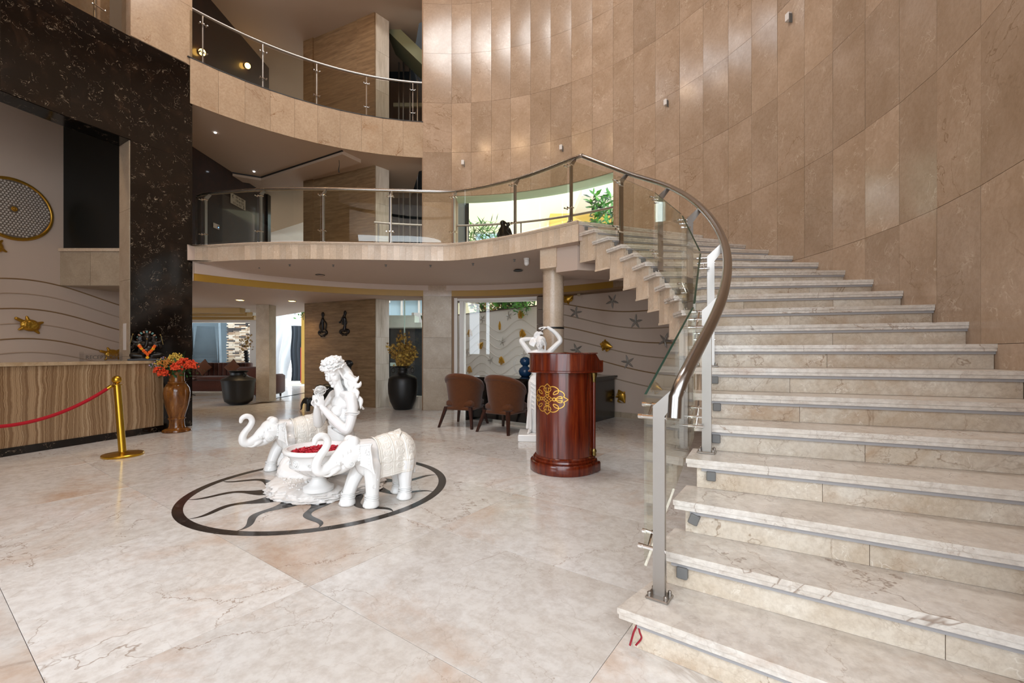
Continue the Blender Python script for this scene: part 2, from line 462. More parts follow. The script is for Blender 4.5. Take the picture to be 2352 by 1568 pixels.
def leafmat(name, a, b, rough=0.5):
    M = Mat(name); v = M.coords(rand=0); f = M.noise(v, 14, 3)
    M.set(Base_Color=M.mix(M.ramp(f, [(0.35, 0.0), (0.65, 1.0)]), lin(a), lin(b)), Roughness=rough, Specular_IOR_Level=0.3); return M.m
m_dry = leafmat('dried_leaf', '#5f3c17', '#b08a3c')
m_dryy = leafmat('dried_leaf_yellow', '#8f6d26', '#d0b158')
m_leaf = leafmat('green_leaf', '#2c6a25', '#63ad3a')
m_leafd = leafmat('dark_green_leaf', '#17341c', '#2f5d2c')
m_stem = plain('brown_stem', '#3e2917', 0.7, var=0.2)
m_yellow = plain('yellow_facade', '#efe4bf', 0.7, var=0.05, vs=2)
m_ochre = plain('ochre_facade', '#dcb45a', 0.7, var=0.05, vs=2)
m_paleg = plain('pale_green_paint', '#b9c8ac', 0.6)

# atrium drum: everything round follows this circle
CX, CY, RR = -1.42, 4.80, 4.95
def ca(deg, r=RR):
    return (CX + r*cos(R(deg)), CY + r*sin(R(deg)))
def arc_pts(a0, a1, r=RR, n=24):
    return [ca(a0+(a1-a0)*i/n, r) for i in range(n+1)]
def arc_wall(mb, a0, a1, r0, r1, z0, z1, n=None):
    n = n or max(2, int(abs(a1-a0)/3))
    mb.prism(arc_pts(a0, a1, r0, n) + arc_pts(a1, a0, r1, n), z0, z1)
    return mb
# ================================================================= FLOOR
TA = R(-35.5)                      # direction of the slab joints
fl = MB().box(-15, 7, -6, 17, -0.12, -0.012).build('floor', plain('floor_bed', '#5f4c3a', 0.8))
struct(fl)
def far_ok(x, y):
    if y < 0.6 or y > 12.5: return False
    px = 1176 + 1020*x/y
    return -250 < px < 2500
e1 = (cos(TA), sin(TA)); e2 = (-sin(TA), cos(TA))
TW, TL = 0.965, 1.53
tile_me = MB().bbox(0.0011, TL-0.0011, 0.0011, TW-0.0011, -0.012, 0, 0.0006).mesh('floor_tile')
nt = 0
for i in range(-8, 14):
    for j in range(-12, 8):
        v = 0.342 + TW*i; u = 0.791 + TL*j
        cx = e1[0]*(u+TL/2) + e2[0]*(v+TW/2); cy = e1[1]*(u+TL/2) + e2[1]*(v+TW/2)
        if not (far_ok(cx, cy) or far_ok(cx+0.8, cy+0.6) or far_ok(cx-0.8, cy+0.6)): continue
        if cx < -9.5 or cx > 4.6 or hypot(cx-CX, cy-CY) > 8.3: continue
        o = link('floor_tile', tile_me, m_floor, fl, (e1[0]*u+e2[0]*v, e1[1]*u+e2[1]*v, 0), TA); nt += 1
# one broad slab field where the joints are too far away to be told apart
MB().box(-14.9, -6.5, 9, 16.9, -0.02, -0.003).build('floor_far', m_floor, fl)
MB().box(-6.6, 6.9, 11.6, 16.9, -0.02, -0.003).build('floor_far', m_floor, fl)
MB().box(-6, 6, -5.9, 0.9, -0.02, -0.003).build('floor_near', m_floor, fl)
MB().box(-9.3, -6, -5.9, 7.5, -0.02, -0.003).build('floor_near', m_floor, fl)
# sun medallion let into the floor
MX, MY = -1.770, 4.177
def inlay_ring(r0, r1, n=96):
    return MB().loft([[(MX+r*cos(2*pi*k/n), MY+r*sin(2*pi*k/n), z) for k in range(n)] for r, z in ((r0,-0.003),(r0,0.0016),(r1,0.0016),(r1,-0.003))], True, False)
inlay_ring(1.065, 1.138).build('inlay_ring', m_inlay, fl)
for k in range(12):
    a0 = 17.7 + 30*k
    up = []; dn = []
    for i in range(25):
        t = i/24; r = 0.40 + 0.665*t
        w = 0.150*(1-t)**0.85*(1+0.35*sin(t*9.0+0.6)) + 0.002
        sh = 0.062*sin(t*8.2+0.4)*(0.65+0.35*t) + 0.035*(t-0.5)
        ca_, sa_ = cos(R(a0)), sin(R(a0))
        for L_, s_ in ((up, 1), (dn, -1)):
            y_ = sh + s_*w/2
            L_.append((MX + r*ca_ - y_*sa_, MY + r*sa_ + y_*ca_))
    m = MB(); n = len(up)
    m.loft([[(p[0], p[1], 0.0016), (q[0], q[1], 0.0016), (q[0], q[1], -0.003), (p[0], p[1], -0.003)] for p, q in zip(up, dn)], True, True)
    m.build('inlay_ray', m_inlay, fl)

# ================================================================= DRUM WALL
wr = MB()
arc_wall(wr, 88, 96.4, 4.965, 5.37, 0, 10.9, 4)
arc_wall(wr, 47.2, 88, 4.965, 5.37, 4.70, 10.9, 16)
arc_wall(wr, 66.7, 88, 4.965, 5.37, 2.44, 3.06, 8)
arc_wall(wr, 8, 66.7, 4.965, 5.37, 2.46, 3.06, 20)
arc_wall(wr, 8, 47.2, 4.965, 5.37, 3.06, 10.9, 16)
arc_wall(wr, -55, 8, 4.965, 5.37, 0, 10.9, 22)
arc_wall(wr, 205, 236, 4.965, 5.37, 0, 10.9, 12)
wall_right = struct(wr.build('wall_right', plain('wall_mortar', '#8a6d52', 0.7)))
EDG = [96.1, 88.9, 83.9, 78.7, 73.7, 68.5, 63.3, 58.0, 52.7, 47.5, 42.5, 37.3, 31.7, 26.4, 21.0, 16.2, 11.1, 6.0, 1.0, -4.4, -9.7, -15.1, -20.9, -26.1, -31.5, -37, -43, -49, -55]
rng = random.Random(4)
def panel(a0, a1, z0, z1, mat, parent, r=RR, th=0.014, name='marble_panel', gap=0.0016, jit=0.0022):
    p0, p1 = Vector(ca(a0, r)), Vector(ca(a1, r))
    d = (p1-p0).normalized(); p0 = p0 + d*gap; p1 = p1 - d*gap
    mid = (p0+p1)/2; nrm = Vector((CX, CY)) - mid; nrm.normalize()
    vs = []
    for s, z in ((0, z0+gap), (1, z0+gap), (1, z1-gap), (0, z1-gap)):
        p = (p1 if s else p0) + nrm*rng.uniform(-jit, jit)*0.5
        vs.append((p.x, p.y, z))
    bk = [(v[0]-nrm.x*th, v[1]-nrm.y*th, v[2]) for v in vs]
    m = MB(); m.add(vs+bk, [(0,1,2,3),(7,6,5,4),(0,4,5,1),(1,5,6,2),(2,6,7,3),(3,7,4,0)])
    return m.build(name, mat, parent)
rows = [0.0, 0.225] + [0.225+1.085*i for i in range(1, 10)]
for i in range(len(EDG)-1):
    a0, a1 = EDG[i], EDG[i+1]; mid = (a0+a1)/2
    zmin = 2.5 if mid > 88 else (4.70 if mid > 47.2 else (2.5 if mid > 26 else (1.9 if mid > 8 else 0.0)))
    if -5 < mid < 20: zmin = max(zmin, 0.9)
    for j in range(len(rows)-1):
        z0, z1 = max(rows[j], zmin), rows[j+1]
        if z1 - z0 < 0.04: continue
        panel(a0, a1, z0, z1, m_wall, wall_right)
for z0, z1 in ((0, 0.92), (0.92, 1.59), (1.59, 2.5)):
    panel(96.1, 88.9, z0, z1, m_pillar, wall_right, name='pillar_block', r=4.94, th=0.02)
# window head and sill soffits on the first floor
m = MB(); arc_wall(m, 47.2, 88, 4.97, 5.39, 4.685, 4.70, 16); m.build('window_soffit', m_paleg, wall_right)
m = MB(); arc_wall(m, 46.6, 47.2, 4.95, 5.37, 3.06, 4.7, 1); m.build('window_jamb', m_pillar, wall_right)

# wall with relief waves under the stairs
WVR = 5.25
m = MB(); arc_wall(m, 4, 66.7, WVR, 5.36, 0, 2.9, 26)
wall_wave = struct(m.build('wall_back', m_wavein))
for k in range(10):
    a0 = 66.5 - k*4.8
    m = MB(); arc_wall(m, a0-4.75, a0, WVR-0.018, WVR, 0, 0.105, 3); m.build('baseboard_tile', m_pillar, wall_wave)
for n_, (zb, sl, am, ph) in enumerate(((2.30, -0.010, 0.07, 0.3), (2.06, -0.013, 0.08, 0.0), (1.80, -0.013, 0.07, -0.3), (1.56, -0.014, 0.06, -0.5), (1.27, -0.014, 0.06, -0.7), (0.95, -0.012, 0.05, -0.9))):
    pts = []
    for i in range(40):
        a = 66 - i*1.2
        z = zb + sl*(66-a)*0.9 + am*cos((66-a)*0.16+ph)
        if z > 0.12: pts.append(ca(a, WVR-0.001) + (z,))
    MB().tube(pts, 0.011, 6).build('wave_rib', plain('wave_rib_%d' % n_, '#a08a72' if n_ % 2 else '#8a6a45', 0.5), wall_wave)
# side jamb of the court window, tiled
for z0 in np.arange(0, 2.4, 0.31):
    m = MB(); arc_wall(m, 65.4, 66.9, 4.95, 5.30, z0+0.004, min(z0+0.31, 2.44)-0.004, 1); m.build('jamb_tile', plain('jamb_tile_%d' % int(z0*100), '#7c6a5a', 0.4), wall_wave)

# ================================================================= GROUND FLOOR CEILING, BALCONY SLAB
SC = [(-5.66,7.66),(-5.34,7.68),(-4.81,7.57),(-4.25,7.48),(-3.53,7.44),(-3.18,7.45),(-2.06,7.52),(-1.31,7.58),(-0.99,7.55),(-0.55,7.36),(0.03,7.0),(0.48,6.64),(0.936,6.247)]
SCf = [tuple(p) for p in catmull(SC, 6)]
RISE = 0.1637; ZL = 19*RISE
outer = [(-1.3,10.35),(-2.2,10.5),(-2.9,10.55),(-5.2,12.4),(-9.4,16.4),(-14.5,16.4),(-14.5,8.2),(-6.3,7.9)]
low = arc_pts(145.0, 88, 4.985, 30) + outer
ceil = struct(MB().prism(low, 2.5, 3.06).build('ceiling', m_ceil))
# slab of the balcony inside the drum
slab_poly = [(x, y+0.02) for x, y in SCf] + [(2.93, 6.98)] + arc_pts(26.5, 146, 4.97, 50)
slab = struct(MB().prism(slab_poly, 2.84, ZL-0.012).build('floor_balcony', m_ceil))
MB().prism(slab_poly, ZL-0.012, ZL-0.002).build('floor_finish', m_fascia, slab)
MB().prism(low, 3.06, ZL-0.002).build('floor_finish', m_fascia, slab)
sfa = [ca(a, 4.97) for a in np.linspace(144.8, 52, len(SCf))]
MB().loft([[(p[0],p[1]+0.02,2.829),(q[0],q[1],2.735),(q[0],q[1],2.80),(p[0],p[1]+0.02,2.84)] for p, q in zip(SCf, sfa)], True, True).build('soffit', m_ceil, slab)
# ochre band and step below it
m = MB(); arc_wall(m, 45, 144.9, 4.955, 4.985, 2.5, 2.625, 60); m.build('ochre_band', m_gold_paint, ceil)
m = MB(); arc_wall(m, 45, 144.9, 4.945, 4.985, 2.625, 2.80, 60); m.build('ceiling_step', m_ceil, ceil)
# lip and fascia slips along the curved edge
def off_curve(P, d):
    out = []
    for i, p in enumerate(P):
        a = P[max(i-1, 0)]; b = P[min(i+1, len(P)-1)]
        t = Vector((b[0]-a[0], b[1]-a[1])).normalized()
        out.append((p[0]+t.y*d, p[1]-t.x*d))
    return out
lipo, lipi = off_curve(SCf, 0.035), off_curve(SCf, -0.25)
m = MB(); m.loft([[(a[0],a[1],ZL-0.018),(b[0],b[1],ZL-0.018),(b[0],b[1],ZL+0.004),(a[0],a[1],ZL+0.004)] for a, b in zip(lipo, lipi)], True, True)
m.build('edge_lip', m_fascia, slab)
lip2 = off_curve(SCf, 0.026)
m = MB(); m.loft([[(a[0],a[1],ZL-0.038),(b[0],b[1],ZL-0.038),(b[0],b[1],ZL-0.019),(a[0],a[1],ZL-0.019)] for a, b in zip(lip2, lipi)], True, True)
m.build('edge_lip', m_fascia, slab)
# even walk along the curve for the slips
def walk(P, step):
    d = [0]
    for a, b in zip(P, P[1:]): d.append(d[-1]+hypot(b[0]-a[0], b[1]-a[1]))
    out = []; s = 0; i = 0
    while s < d[-1]:
        while d[i+1] < s: i += 1
        t = (s-d[i])/(d[i+1]-d[i]); a, b = P[i], P[i+1]
        out.append((a[0]+(b[0]-a[0])*t, a[1]+(b[1]-a[1])*t)); s += step
    out.append(P[-1]); return out
wk = walk(off_curve(SCf, 0.012), 0.105)
for a, b in zip(wk, wk[1:]):
    t = Vector((b[0]-a[0], b[1]-a[1]))
    if t.length < 0.02: continue
    t.normalize(); n = Vector((t.y, -t.x)); e = 0.0006
    pa = Vector(a)+t*e; pb = Vector(b)-t*e
    MB().prism([(pa.x,pa.y),(pb.x,pb.y),(pb.x-n.x*0.02,pb.y-n.y*0.02),(pa.x-n.x*0.02,pa.y-n.y*0.02)], 2.826, ZL-0.038).build('fascia_slip', m_fascia, slab)
# white soffit above lounge: slatted trough with ochre beams
for y, yy in ((12.2, 12.45), (13.3, 13.6), (14.6, 14.9)):
    MB().box(-13.8, -7.4-(y-12)*0.42, y, yy, 2.36, 2.5).build('ceiling_beam', m_gold_paint, ceil)
    MB().box(-13.8, -7.4-(y-12)*0.42, yy+0.02, yy+0.25, 2.42, 2.5).build('ceiling_beam', m_white, ceil)

# ================================================================= UPPER SLABS
up_out = [(-1.3,10.35),(-2.2,10.5),(-2.9,12.6),(-5.2,13.4),(-9.4,16.4),(-14.5,16.4),(-14.5,8.2),(-6.3,7.9)]
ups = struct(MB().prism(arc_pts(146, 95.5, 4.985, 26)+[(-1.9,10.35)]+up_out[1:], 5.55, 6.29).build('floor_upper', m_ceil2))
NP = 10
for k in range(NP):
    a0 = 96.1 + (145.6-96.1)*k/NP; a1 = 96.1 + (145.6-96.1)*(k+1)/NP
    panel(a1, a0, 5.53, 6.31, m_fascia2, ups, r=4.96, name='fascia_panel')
m = MB(); arc_wall(m, 95.8, 146, 4.95, 4.99, 6.31, 6.325, 26); m.build('rail_channel', m_black, ups)
# dropped border strips of the first-floor ceiling
def bar2(p, q, w, z0, z1):
    p, q = Vector(p), Vector(q); t = (q-p).normalized(); n = Vector((-t.y, t.x))*w
    return MB().prism([tuple(p), tuple(q), tuple(q+n), tuple(p+n)], z0, z1)
bar2((-3.6,9.42),(-6.13,10.85),-0.5,5.47,5.55).build('ceiling_border', m_ceil2, ups)
bar2((-6.13,10.85),(-7.6,10.05),-0.35,5.47,5.55).build('ceiling_border', m_ceil2, ups)
bar2((-3.6,9.40),(-6.13,10.82),-0.03,5.525,5.56).build('ceiling_shade_strip', m_shadow, ups)  # black strips painted in as the cove shadow along the border
bar2((-6.13,10.82),(-7.6,10.02),-0.03,5.525,5.56).build('ceiling_shade_strip', m_shadow, ups)
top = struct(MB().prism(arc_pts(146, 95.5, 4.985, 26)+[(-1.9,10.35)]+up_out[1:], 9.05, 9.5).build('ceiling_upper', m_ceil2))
roof = MB().prism([ca(a, 5.6) for a in range(0, 360, 10)], 10.95, 11.2)
roof.prism([(-14.6,-6),(7,-6),(7,1.0),(-14.6,1.0)], 5.9, 6.2)
roof.box(-14.6, -6.3, 1.0, 8.2, 10.4, 10.6)
struct(roof.build('ceiling_roof', m_ceil))
fw_ = MB().box(-9.6,-4.6,-6.2,-6.0,0,6.0); fw_.box(3.6,5.2,-6.2,-6.0,0,6.0); fw_.box(-4.6,3.6,-6.2,-6.0,3.5,6.0); fw_.box(5.0,5.2,-6.0,1.6,0,6.0); fw_.box(-9.6,-9.4,-6.0,2.2,0,6.0); fw_.box(-9.4,-6.6,1.6,1.8,0,6.0)
struct(fw_.build('wall_front', m_white))
ww = MB(); arc_wall(ww, 155, 205, 5.6, 5.8, 6.2, 10.95, 14); arc_wall(ww, 236, 305, 4.97, 5.3, 5.9, 10.95, 20)
struct(ww.build('wall_upper', m_wall))

# ================================================================= TRAVERTINE SHAFT
A_, B_, B2_ = (-5.2,11.15), (-3.13,10.18), (-2.9,10.45)
tv = MB().prism([A_, B_, B2_, (-3.6,11.6), (-4.9,12.1)], 0, 9.05)
wt = struct(tv.build('wall_shaft', m_trav))
def strip(p, q, z0, z1, mat, name, parent, th=0.015, out=1, gap=0.002):
    p, q = Vector(p), Vector(q); t = (q-p).normalized(); n = Vector((t.y, -t.x))*out
    p = p+t*gap; q = q-t*gap
    return MB().prism([tuple(p+n*th), tuple(q+n*th), tuple(q), tuple(p)], z0+gap, z1-gap).build(name, mat, parent)
for z0, z1 in ((0,0.62),(0.62,1.0),(1.0,1.62),(1.62,2.5),(3.11,3.9),(3.9,4.7),(4.7,5.55),(6.3,7.3),(7.3,8.2),(8.2,9.05)):
    strip(A_, B_, z0, z1, m_trav, 'travertine_slab', wt)
    strip(B_, B2_, z0, z1, m_travw, 'lit_slab', wt)  # paler facing painted for the outdoor light on this return face
strip((-3.62,10.41), B_, 3.11, 5.55, m_trav, 'corner_slip', wt, 0.03)
strip((-3.62,10.41), B_, 6.3, 9.05, m_trav, 'corner_slip', wt, 0.03)
strip(A_, (-4.9,11.01), 3.11, 5.55, m_trav, 'corner_slip', wt, 0.05)
strip(A_, (-4.9,11.01), 6.3, 9.05, m_trav, 'corner_slip', wt, 0.05)

# dark corridor wall of the upper floors, pale room beyond
wl = MB().box(-6.95, -6.65, 9.2, 12.15, 3.11, 5.55)
wl.box(-6.95, -6.65, 8.9, 12.15, 6.3, 9.05)
wall_dark = struct(wl.build('wall_corridor', m_darkwall))
MB().box(-6.66, -6.60, 12.0, 12.15, 3.11, 5.55).build('door_trim', m_ebony, wall_dark)
wp = MB().box(-9.5, -4.6, 16.2, 16.4, 3.11, 5.55); wp.box(-4.7,-4.5,12.4,16.4,3.11,5.55); wp.box(-14.4,-14.2,8.2,16.4,0,9.05); wp.box(-14.4,-6.2,16.35,16.5,5.55,9.05)
struct(wp.build('wall_room', m_white))
# lift shaft beyond the landing
ls = MB().box(-3.6,-1.2,12.3,12.4,3.0,12.0); ls.box(-1.4,-1.3,10.4,12.4,3.0,12.0); ls.box(-3.7,-3.6,11.6,12.4,3.0,12.0)
shaft = struct(ls.build('wall_liftshaft', plain('shaft_concrete', '#1d2022', 0.8, var=0.3, vs=3)))
for x in (-3.05, -2.93, -2.75, -2.55): MB().box(x, x+0.03, 11.9, 11.96, 3.0, 9.3).build('guide_rail', m_steel, shaft)
MB().box(-2.2, -2.1, 12.0, 12.06, 3.0, 9.3).build('guide_rail', m_steel, shaft)
for z in (3.3, 6.9, 7.9): MB().box(-3.2, -2.05, 11.97, 12.05, z, z+0.1).build('shaft_bracket', plain('cream_steel', '#9a9579', 0.5), shaft)
mm = MB().prism([(0,0),(2.2,0),(2.2,0.25),(0,0.25)], 0, 0.9, Matrix.Translation((-3.25,11.0,9.25)) @ Euler((0, R(44), 0)).to_matrix().to_4x4() @ Matrix.Rotation(R(90), 4, 'X') @ Matrix.Translation((0,0,-0.6)))
mm.build('flight_soffit', plain('green_plaster', '#7d7f63', 0.7), shaft)

# ================================================================= LEFT: BLACK COLUMN, BEAM, RECEPTION ROOM
col_poly = [(-5.95,6.92),(-5.52,7.66),(-5.95,8.0),(-6.33,7.2)]
cb = struct(MB().prism(col_poly, 0, 6.19).build('column_black', m_dark))
for z0, z1 in ((0,1.55),(1.55,3.1),(3.1,4.57),(4.57,6.19)):
    strip((-5.95,6.92),(-5.52,7.66), z0, z1, m_dark, 'marble_panel', cb, 0.012, gap=0.0012)
for z0, z1 in ((0.0,1.2),(1.2,2.4),(2.4,3.5),(3.5,4.57)):
    strip((-6.30,7.14),(-5.955,6.925), z0, z1, m_pillar, 'reveal_slab', cb, 0.012)
MB().prism(col_poly, 6.19, 10.4).build('column_head', m_fascia2, cb)
for z0, z1 in ((6.2,7.2),(7.2,8.3),(8.3,9.4)):
    strip((-5.95,6.92),(-5.52,7.66), z0, z1, m_fascia2, 'marble_panel', cb, 0.012)
bl = [(-5.95,6.92),(-6.25,6.28),(-6.48,5.62),(-6.60,4.8),(-6.58,3.9),(-6.42,3.0),(-6.1,2.1)]
bo = [(-6.30,7.14),(-6.58,6.45),(-6.80,5.75),(-6.95,4.85),(-6.93,3.85),(-6.75,2.9),(-6.4,1.95)]
bmm = struct(MB().loft([[(a[0],a[1],4.57),(b[0],b[1],4.57),(b[0],b[1],6.17),(a[0],a[1],6.17)] for a, b in zip(bl, bo)], True, True).build('beam_black', m_dark))
for a, b in zip(bl, bl[1:]):
    strip(b, a, 4.575, 5.88, m_dark, 'marble_panel', bmm, 0.012, gap=0.001)
    strip(b, a, 5.88, 6.18, m_dark, 'marble_panel', bmm, 0.014, gap=0.001)
# reception room
wl2 = MB(); P0 = Vector((-8.03,7.87)); D0 = Vector((0.299,0.954)); N0 = Vector((-0.954,0.299))
def rp(t, off=0.0):
    p = P0 + D0*t + N0*off; return (p.x, p.y)
wl2.prism([rp(-6.2), rp(1.6), rp(1.6, 0.2), rp(-6.2, 0.2)], 0, 6.2)
wall_left = struct(wl2.build('wall_left', m_wavein))
struct(MB().prism([rp(-6.2), rp(1.6), (-6.3,8.3), (-6.3,7.2), (-6.95,4.8), (-6.4,1.9)], 5.85, 6.0).build('ceiling_reception', m_ceil))
struct(MB().prism([rp(1.3), rp(1.6), (-6.9,9.0), (-6.9,8.6)], 0, 5.9).build('wall_receptionend', m_wavein))
for n_, zb in enumerate((2.32, 2.10, 1.87, 1.64, 1.41, 1.2)):
    pts = []
    for i in range(60):
        t = -3.0 + i*0.072
        z = zb - 0.02*n_ + 0.16*cos((t+0.35)*1.75) - 0.02*t
        p = rp(t, -0.001); pts.append((p[0], p[1], z))
    MB().tube(pts, 0.011, 6).build('wave_rib', plain('reception_rib_%d' % n_, '#8a6a45' if n_ % 2 == 0 else '#b49c86', 0.5), wall_left)
# upper landing box above the desk end, dark glass over it
lb = struct(MB().box(-8.03, -6.2, 7.9, 8.6, 2.45, 3.09).build('floor_mezzanine', m_pillar))
for x0, x1 in ((-8.03,-7.49),(-7.49,-6.9),(-6.9,-6.3)):
    MB().box(x0+0.003, x1-0.003, 7.885, 7.9, 2.455, 3.05).build('fascia_panel', m_pillar, lb)
MB().box(-8.05, -6.25, 7.86, 7.92, 3.055, 3.11).build('edge_lip', m_fascia, lb)
struct(MB().box(-8.05, -6.3, 7.93, 7.96, 3.11, 5.85).build('window_dark', plain('black_glass', '#0b0d0b', 0.3)))
# ================================================================= STAIRCASE
LS = [None,(0.45,1.90),(0.667,2.104),(0.834,2.301),(0.984,2.513),(1.116,2.738),(1.230,2.974),(1.328,3.219),(1.409,3.471),(1.474,3.728),(1.520,3.991),(1.549,4.256),(1.558,4.524),(1.547,4.791),(1.513,5.057),(1.454,5.319),(1.369,5.574),(1.255,5.817),(1.111,6.043),(0.936,6.247)]
SL = {1:-0.735,2:-0.66,3:-0.576,4:-0.484,5:-0.43,6:-0.40,7:-0.38,8:-0.355}
RS9 = {9:(3.344,3.113),10:(3.439,3.501),11:(3.498,3.896),12:(3.525,4.294),13:(3.521,4.693),14:(3.491,5.091),15:(3.434,5.485),16:(3.351,5.876),17:(3.242,6.259),18:(3.11,6.63),19:(2.95,6.98)}
def to_wall(p, d, r=4.945):
    px, py = p[0]-CX, p[1]-CY; a = d[0]**2+d[1]**2; b = 2*(px*d[0]+py*d[1]); c = px*px+py*py-r*r
    t = (-b+sqrt(b*b-4*a*c))/(2*a); return (p[0]+d[0]*t, p[1]+d[1]*t)
RS = [None]*20
for k in range(1, 20):
    L = LS[k]
    d = (1, SL[k]) if k < 9 else (RS9[k][0]-L[0], RS9[k][1]-L[1])
    RS[k] = to_wall(L, d)
stair = thing('staircase', 'broad curved marble staircase rising along the tiled round wall', 'staircase', (0,0,0))
def v2(p): return Vector((p[0], p[1]))
def backset(k, s):
    """nose line of step k moved back (up the stairs) by s"""
    a, b = v2(LS[k]), v2(RS[k]); t = (b-a).normalized(); n = Vector((-t.y, t.x))
    return a+n*s, b+n*s, t, n
rng = random.Random(11)
for k in range(1, 20):
    z = k*RISE
    a, b, t, n = backset(k, 0)
    if k < 19:
        c, d, t2, n2 = backset(k+1, 0.05)
    else:
        c, d = a+n*0.32, b+n*0.32
    # tread: upper lip and a slightly recessed lower lip
    m = MB()
    m.prism([tuple(a), tuple(b), tuple(d), tuple(c)], z-0.026, z)
    a1, b1, _, _ = backset(k, 0.005)
    c1 = c + (d-c).normalized()*0.006
    m.prism([tuple(a1+t*0.006), tuple(b1), tuple(d), tuple(c1)], z-0.047, z-0.027)
    me = m.mesh('tread')
    o = link('tread', me, m_step, stair)
    # metal strip under the lip
    s0, s1, _, _ = backset(k, 0.017); s2, s3, _, _ = backset(k, 0.05)
    MB().prism([tuple(s0+t*0.08), tuple(s1), tuple(s3), tuple(s2+t*0.08)], z-0.066, z-0.047).build('nosing_strip', m_greym, stair)
    # riser slabs
    r0, r1, _, _ = backset(k, 0.034); r2, r3, _, _ = backset(k, 0.052)
    Ln = (r1-r0).length; cuts = [0.055]; x = 0.055 + rng.uniform(0.5, 1.0)
    while x < Ln-0.35: cuts.append(x); x += rng.uniform(0.75, 1.05)
    cuts.append(Ln)
    for u0, u1 in zip(cuts, cuts[1:]):
        e = 0.0012
        q = [r0+t*(u0+e), r0+t*(u1-e), r2+t*(u1-e), r2+t*(u0+e)]
        MB().prism([tuple(p) for p in q], max(0, (k-1)*RISE+0.001), z-0.047).build('riser_slab', m_riser, stair)
    # body under the tread with stepped soffit
    if k < 19:
        zb = max(0.0, z-0.40)
        f0, f1, _, _ = backset(k, 0.045); g0, g1, t3, _ = backset(k+1, 0.06)
        MB().prism([tuple(f0+t*0.075), tuple(f1), tuple(g1), tuple(g0+t3*0.075)], zb, z-0.047).build('step_body', m_ceil, stair)
        # side slabs of the open string
        w0 = f0+t*0.055; w1 = g0+t3*0.055; u = (w1-w0).normalized(); nn = Vector((u.y, -u.x))
        if nn.dot(t) < 0: nn = -nn
        mid = (w0+w1)/2
        for pa, pb in ((w0, mid), (mid, w1)):
            qa, qb = pa+u*0.0008, pb-u*0.0008
            MB().prism([tuple(qa), tuple(qb), tuple(qb+nn*0.02), tuple(qa+nn*0.02)], zb, z-0.047).build('side_slab', m_fascia, stair)
        if zb > 0.02:
            MB().prism([tuple(w0-nn*0.008), tuple(w1-nn*0.008), tuple(w1), tuple(w0)], zb-0.012, zb+0.012).build('edge_trim', m_fascia, stair)
            MB().prism([tuple(w0-nn*0.008-u*0.004), tuple(w0-nn*0.008+u*0.02), tuple(w0+u*0.02), tuple(w0-u*0.004)], zb, zb+RISE).build('edge_trim', m_fascia, stair)
    # step light under the nose near the open end
    if k >= 2 and k != 18:
        bx = 0.13 if k != 3 else 0.10
        p = r0 + t*bx - n*0.012
        tl = R(20) if k == 3 else 0
        M_ = Matrix.Translation((p.x, p.y, z-0.088)) @ Matrix.Rotation(atan2(t.y, t.x), 4, 'Z') @ Matrix.Rotation(tl, 4, 'Y')
        MB().bbox(-0.024, 0.024, -0.02, 0.012, -0.026, 0.026, 0.004, M_).build('step_light', m_grey, stair)

# ================================================================= STAIR BALUSTRADE
posts = [(-5.34,7.74,19),(-4.27,7.55,19),(-3.19,7.52,19),(-2.07,7.59,19),(-0.99,7.62,19),(0.05,7.08,19),(0.846,6.34,19),
         (1.398,5.68,16),(1.628,4.87,13),(1.63,4.07,10),(1.53,3.42,7),(1.167,2.66,4),(0.656,1.975,1)]
bal = thing('stair_balustrade', 'steel and glass balustrade running down the curved stairs and along the balcony', 'railing', (0,0,0))
def tang(i):
    a = posts[max(i-1, 0)]; b = posts[min(i+1, len(posts)-1)]
    if i == 6: a, b = posts[5], (1.0, 6.2)
    return Vector((b[0]-a[0], b[1]-a[1])).normalized()
rail = []
info = []
for i, (x, y, k) in enumerate(posts):
    t = tang(i); n = Vector((-t.y, t.x)); z = k*RISE; h = 0.87
    info.append((Vector((x, y)), t, n, z))
    M_ = Matrix(((n.x, t.x, 0, x), (n.y, t.y, 0, y), (0, 0, 1, z), (0, 0, 0, 1)))
    th = 0.011
    prof = [(-0.026,0.0),(0.026,0.0),(0.026,h-0.06),(0.112,h+0.055),(0.075,h+0.075),(-0.026,h-0.02)]
    m = MB(); m.loft([[(p[0], s, p[1]) for p in prof] for s in (-th, th)], True, True, M_)
    po = m.build('baluster_post', m_steel, bal)
    m = MB().bbox(-0.05, 0.05, -0.045, 0.045, 0.0, 0.012, 0.004, M_)
    for a_ in (-1, 1):
        for b_ in (-1, 1): m.lathe([(0.009,0.0),(0.009,0.02),(0.005,0.024)], 8, M_, (a_*0.036, b_*0.03, 0.006))
    m.build('base_flange', m_steel, po)
    for zc in ((0.20, 0.80) if k == 19 else (0.21, 0.80)):
        m = MB()
        dz = 0.0
        if 6 < i: dz = 0.05
        for s in ((-1, 0) if i == 12 else (-1, 0, 1)):
            zz = zc - dz*s
            m.tube([(-0.012, s*0.052, zz), (-0.082, s*0.052, zz)], 0.0085, 10, True, M_)
            m.tube([(-0.076, s*0.052, zz), (-0.096, s*0.052, zz)], 0.011, 10, True, M_)
        m.tube([(-0.05, -0.06, zc+dz*1.15), (-0.05, 0.0 if i == 12 else 0.06, zc-dz*(0 if i == 12 else 1.15))], 0.006, 8, True, M_)
        m.tube([(0.03, 0, zc), (-0.09, 0, zc)], 0.0095, 10, True, M_)
        m.build('glass_clamp', m_chrome, po)
    rp_ = Vector((x, y)) + n*0.092
    rail.append((rp_.x, rp_.y, z + h + 0.085))
left_end = (-5.62, 7.95, 19*RISE+0.955)
top_path = [left_end] + rail[:7] + [(1.0, 6.36, 19*RISE+0.965)]
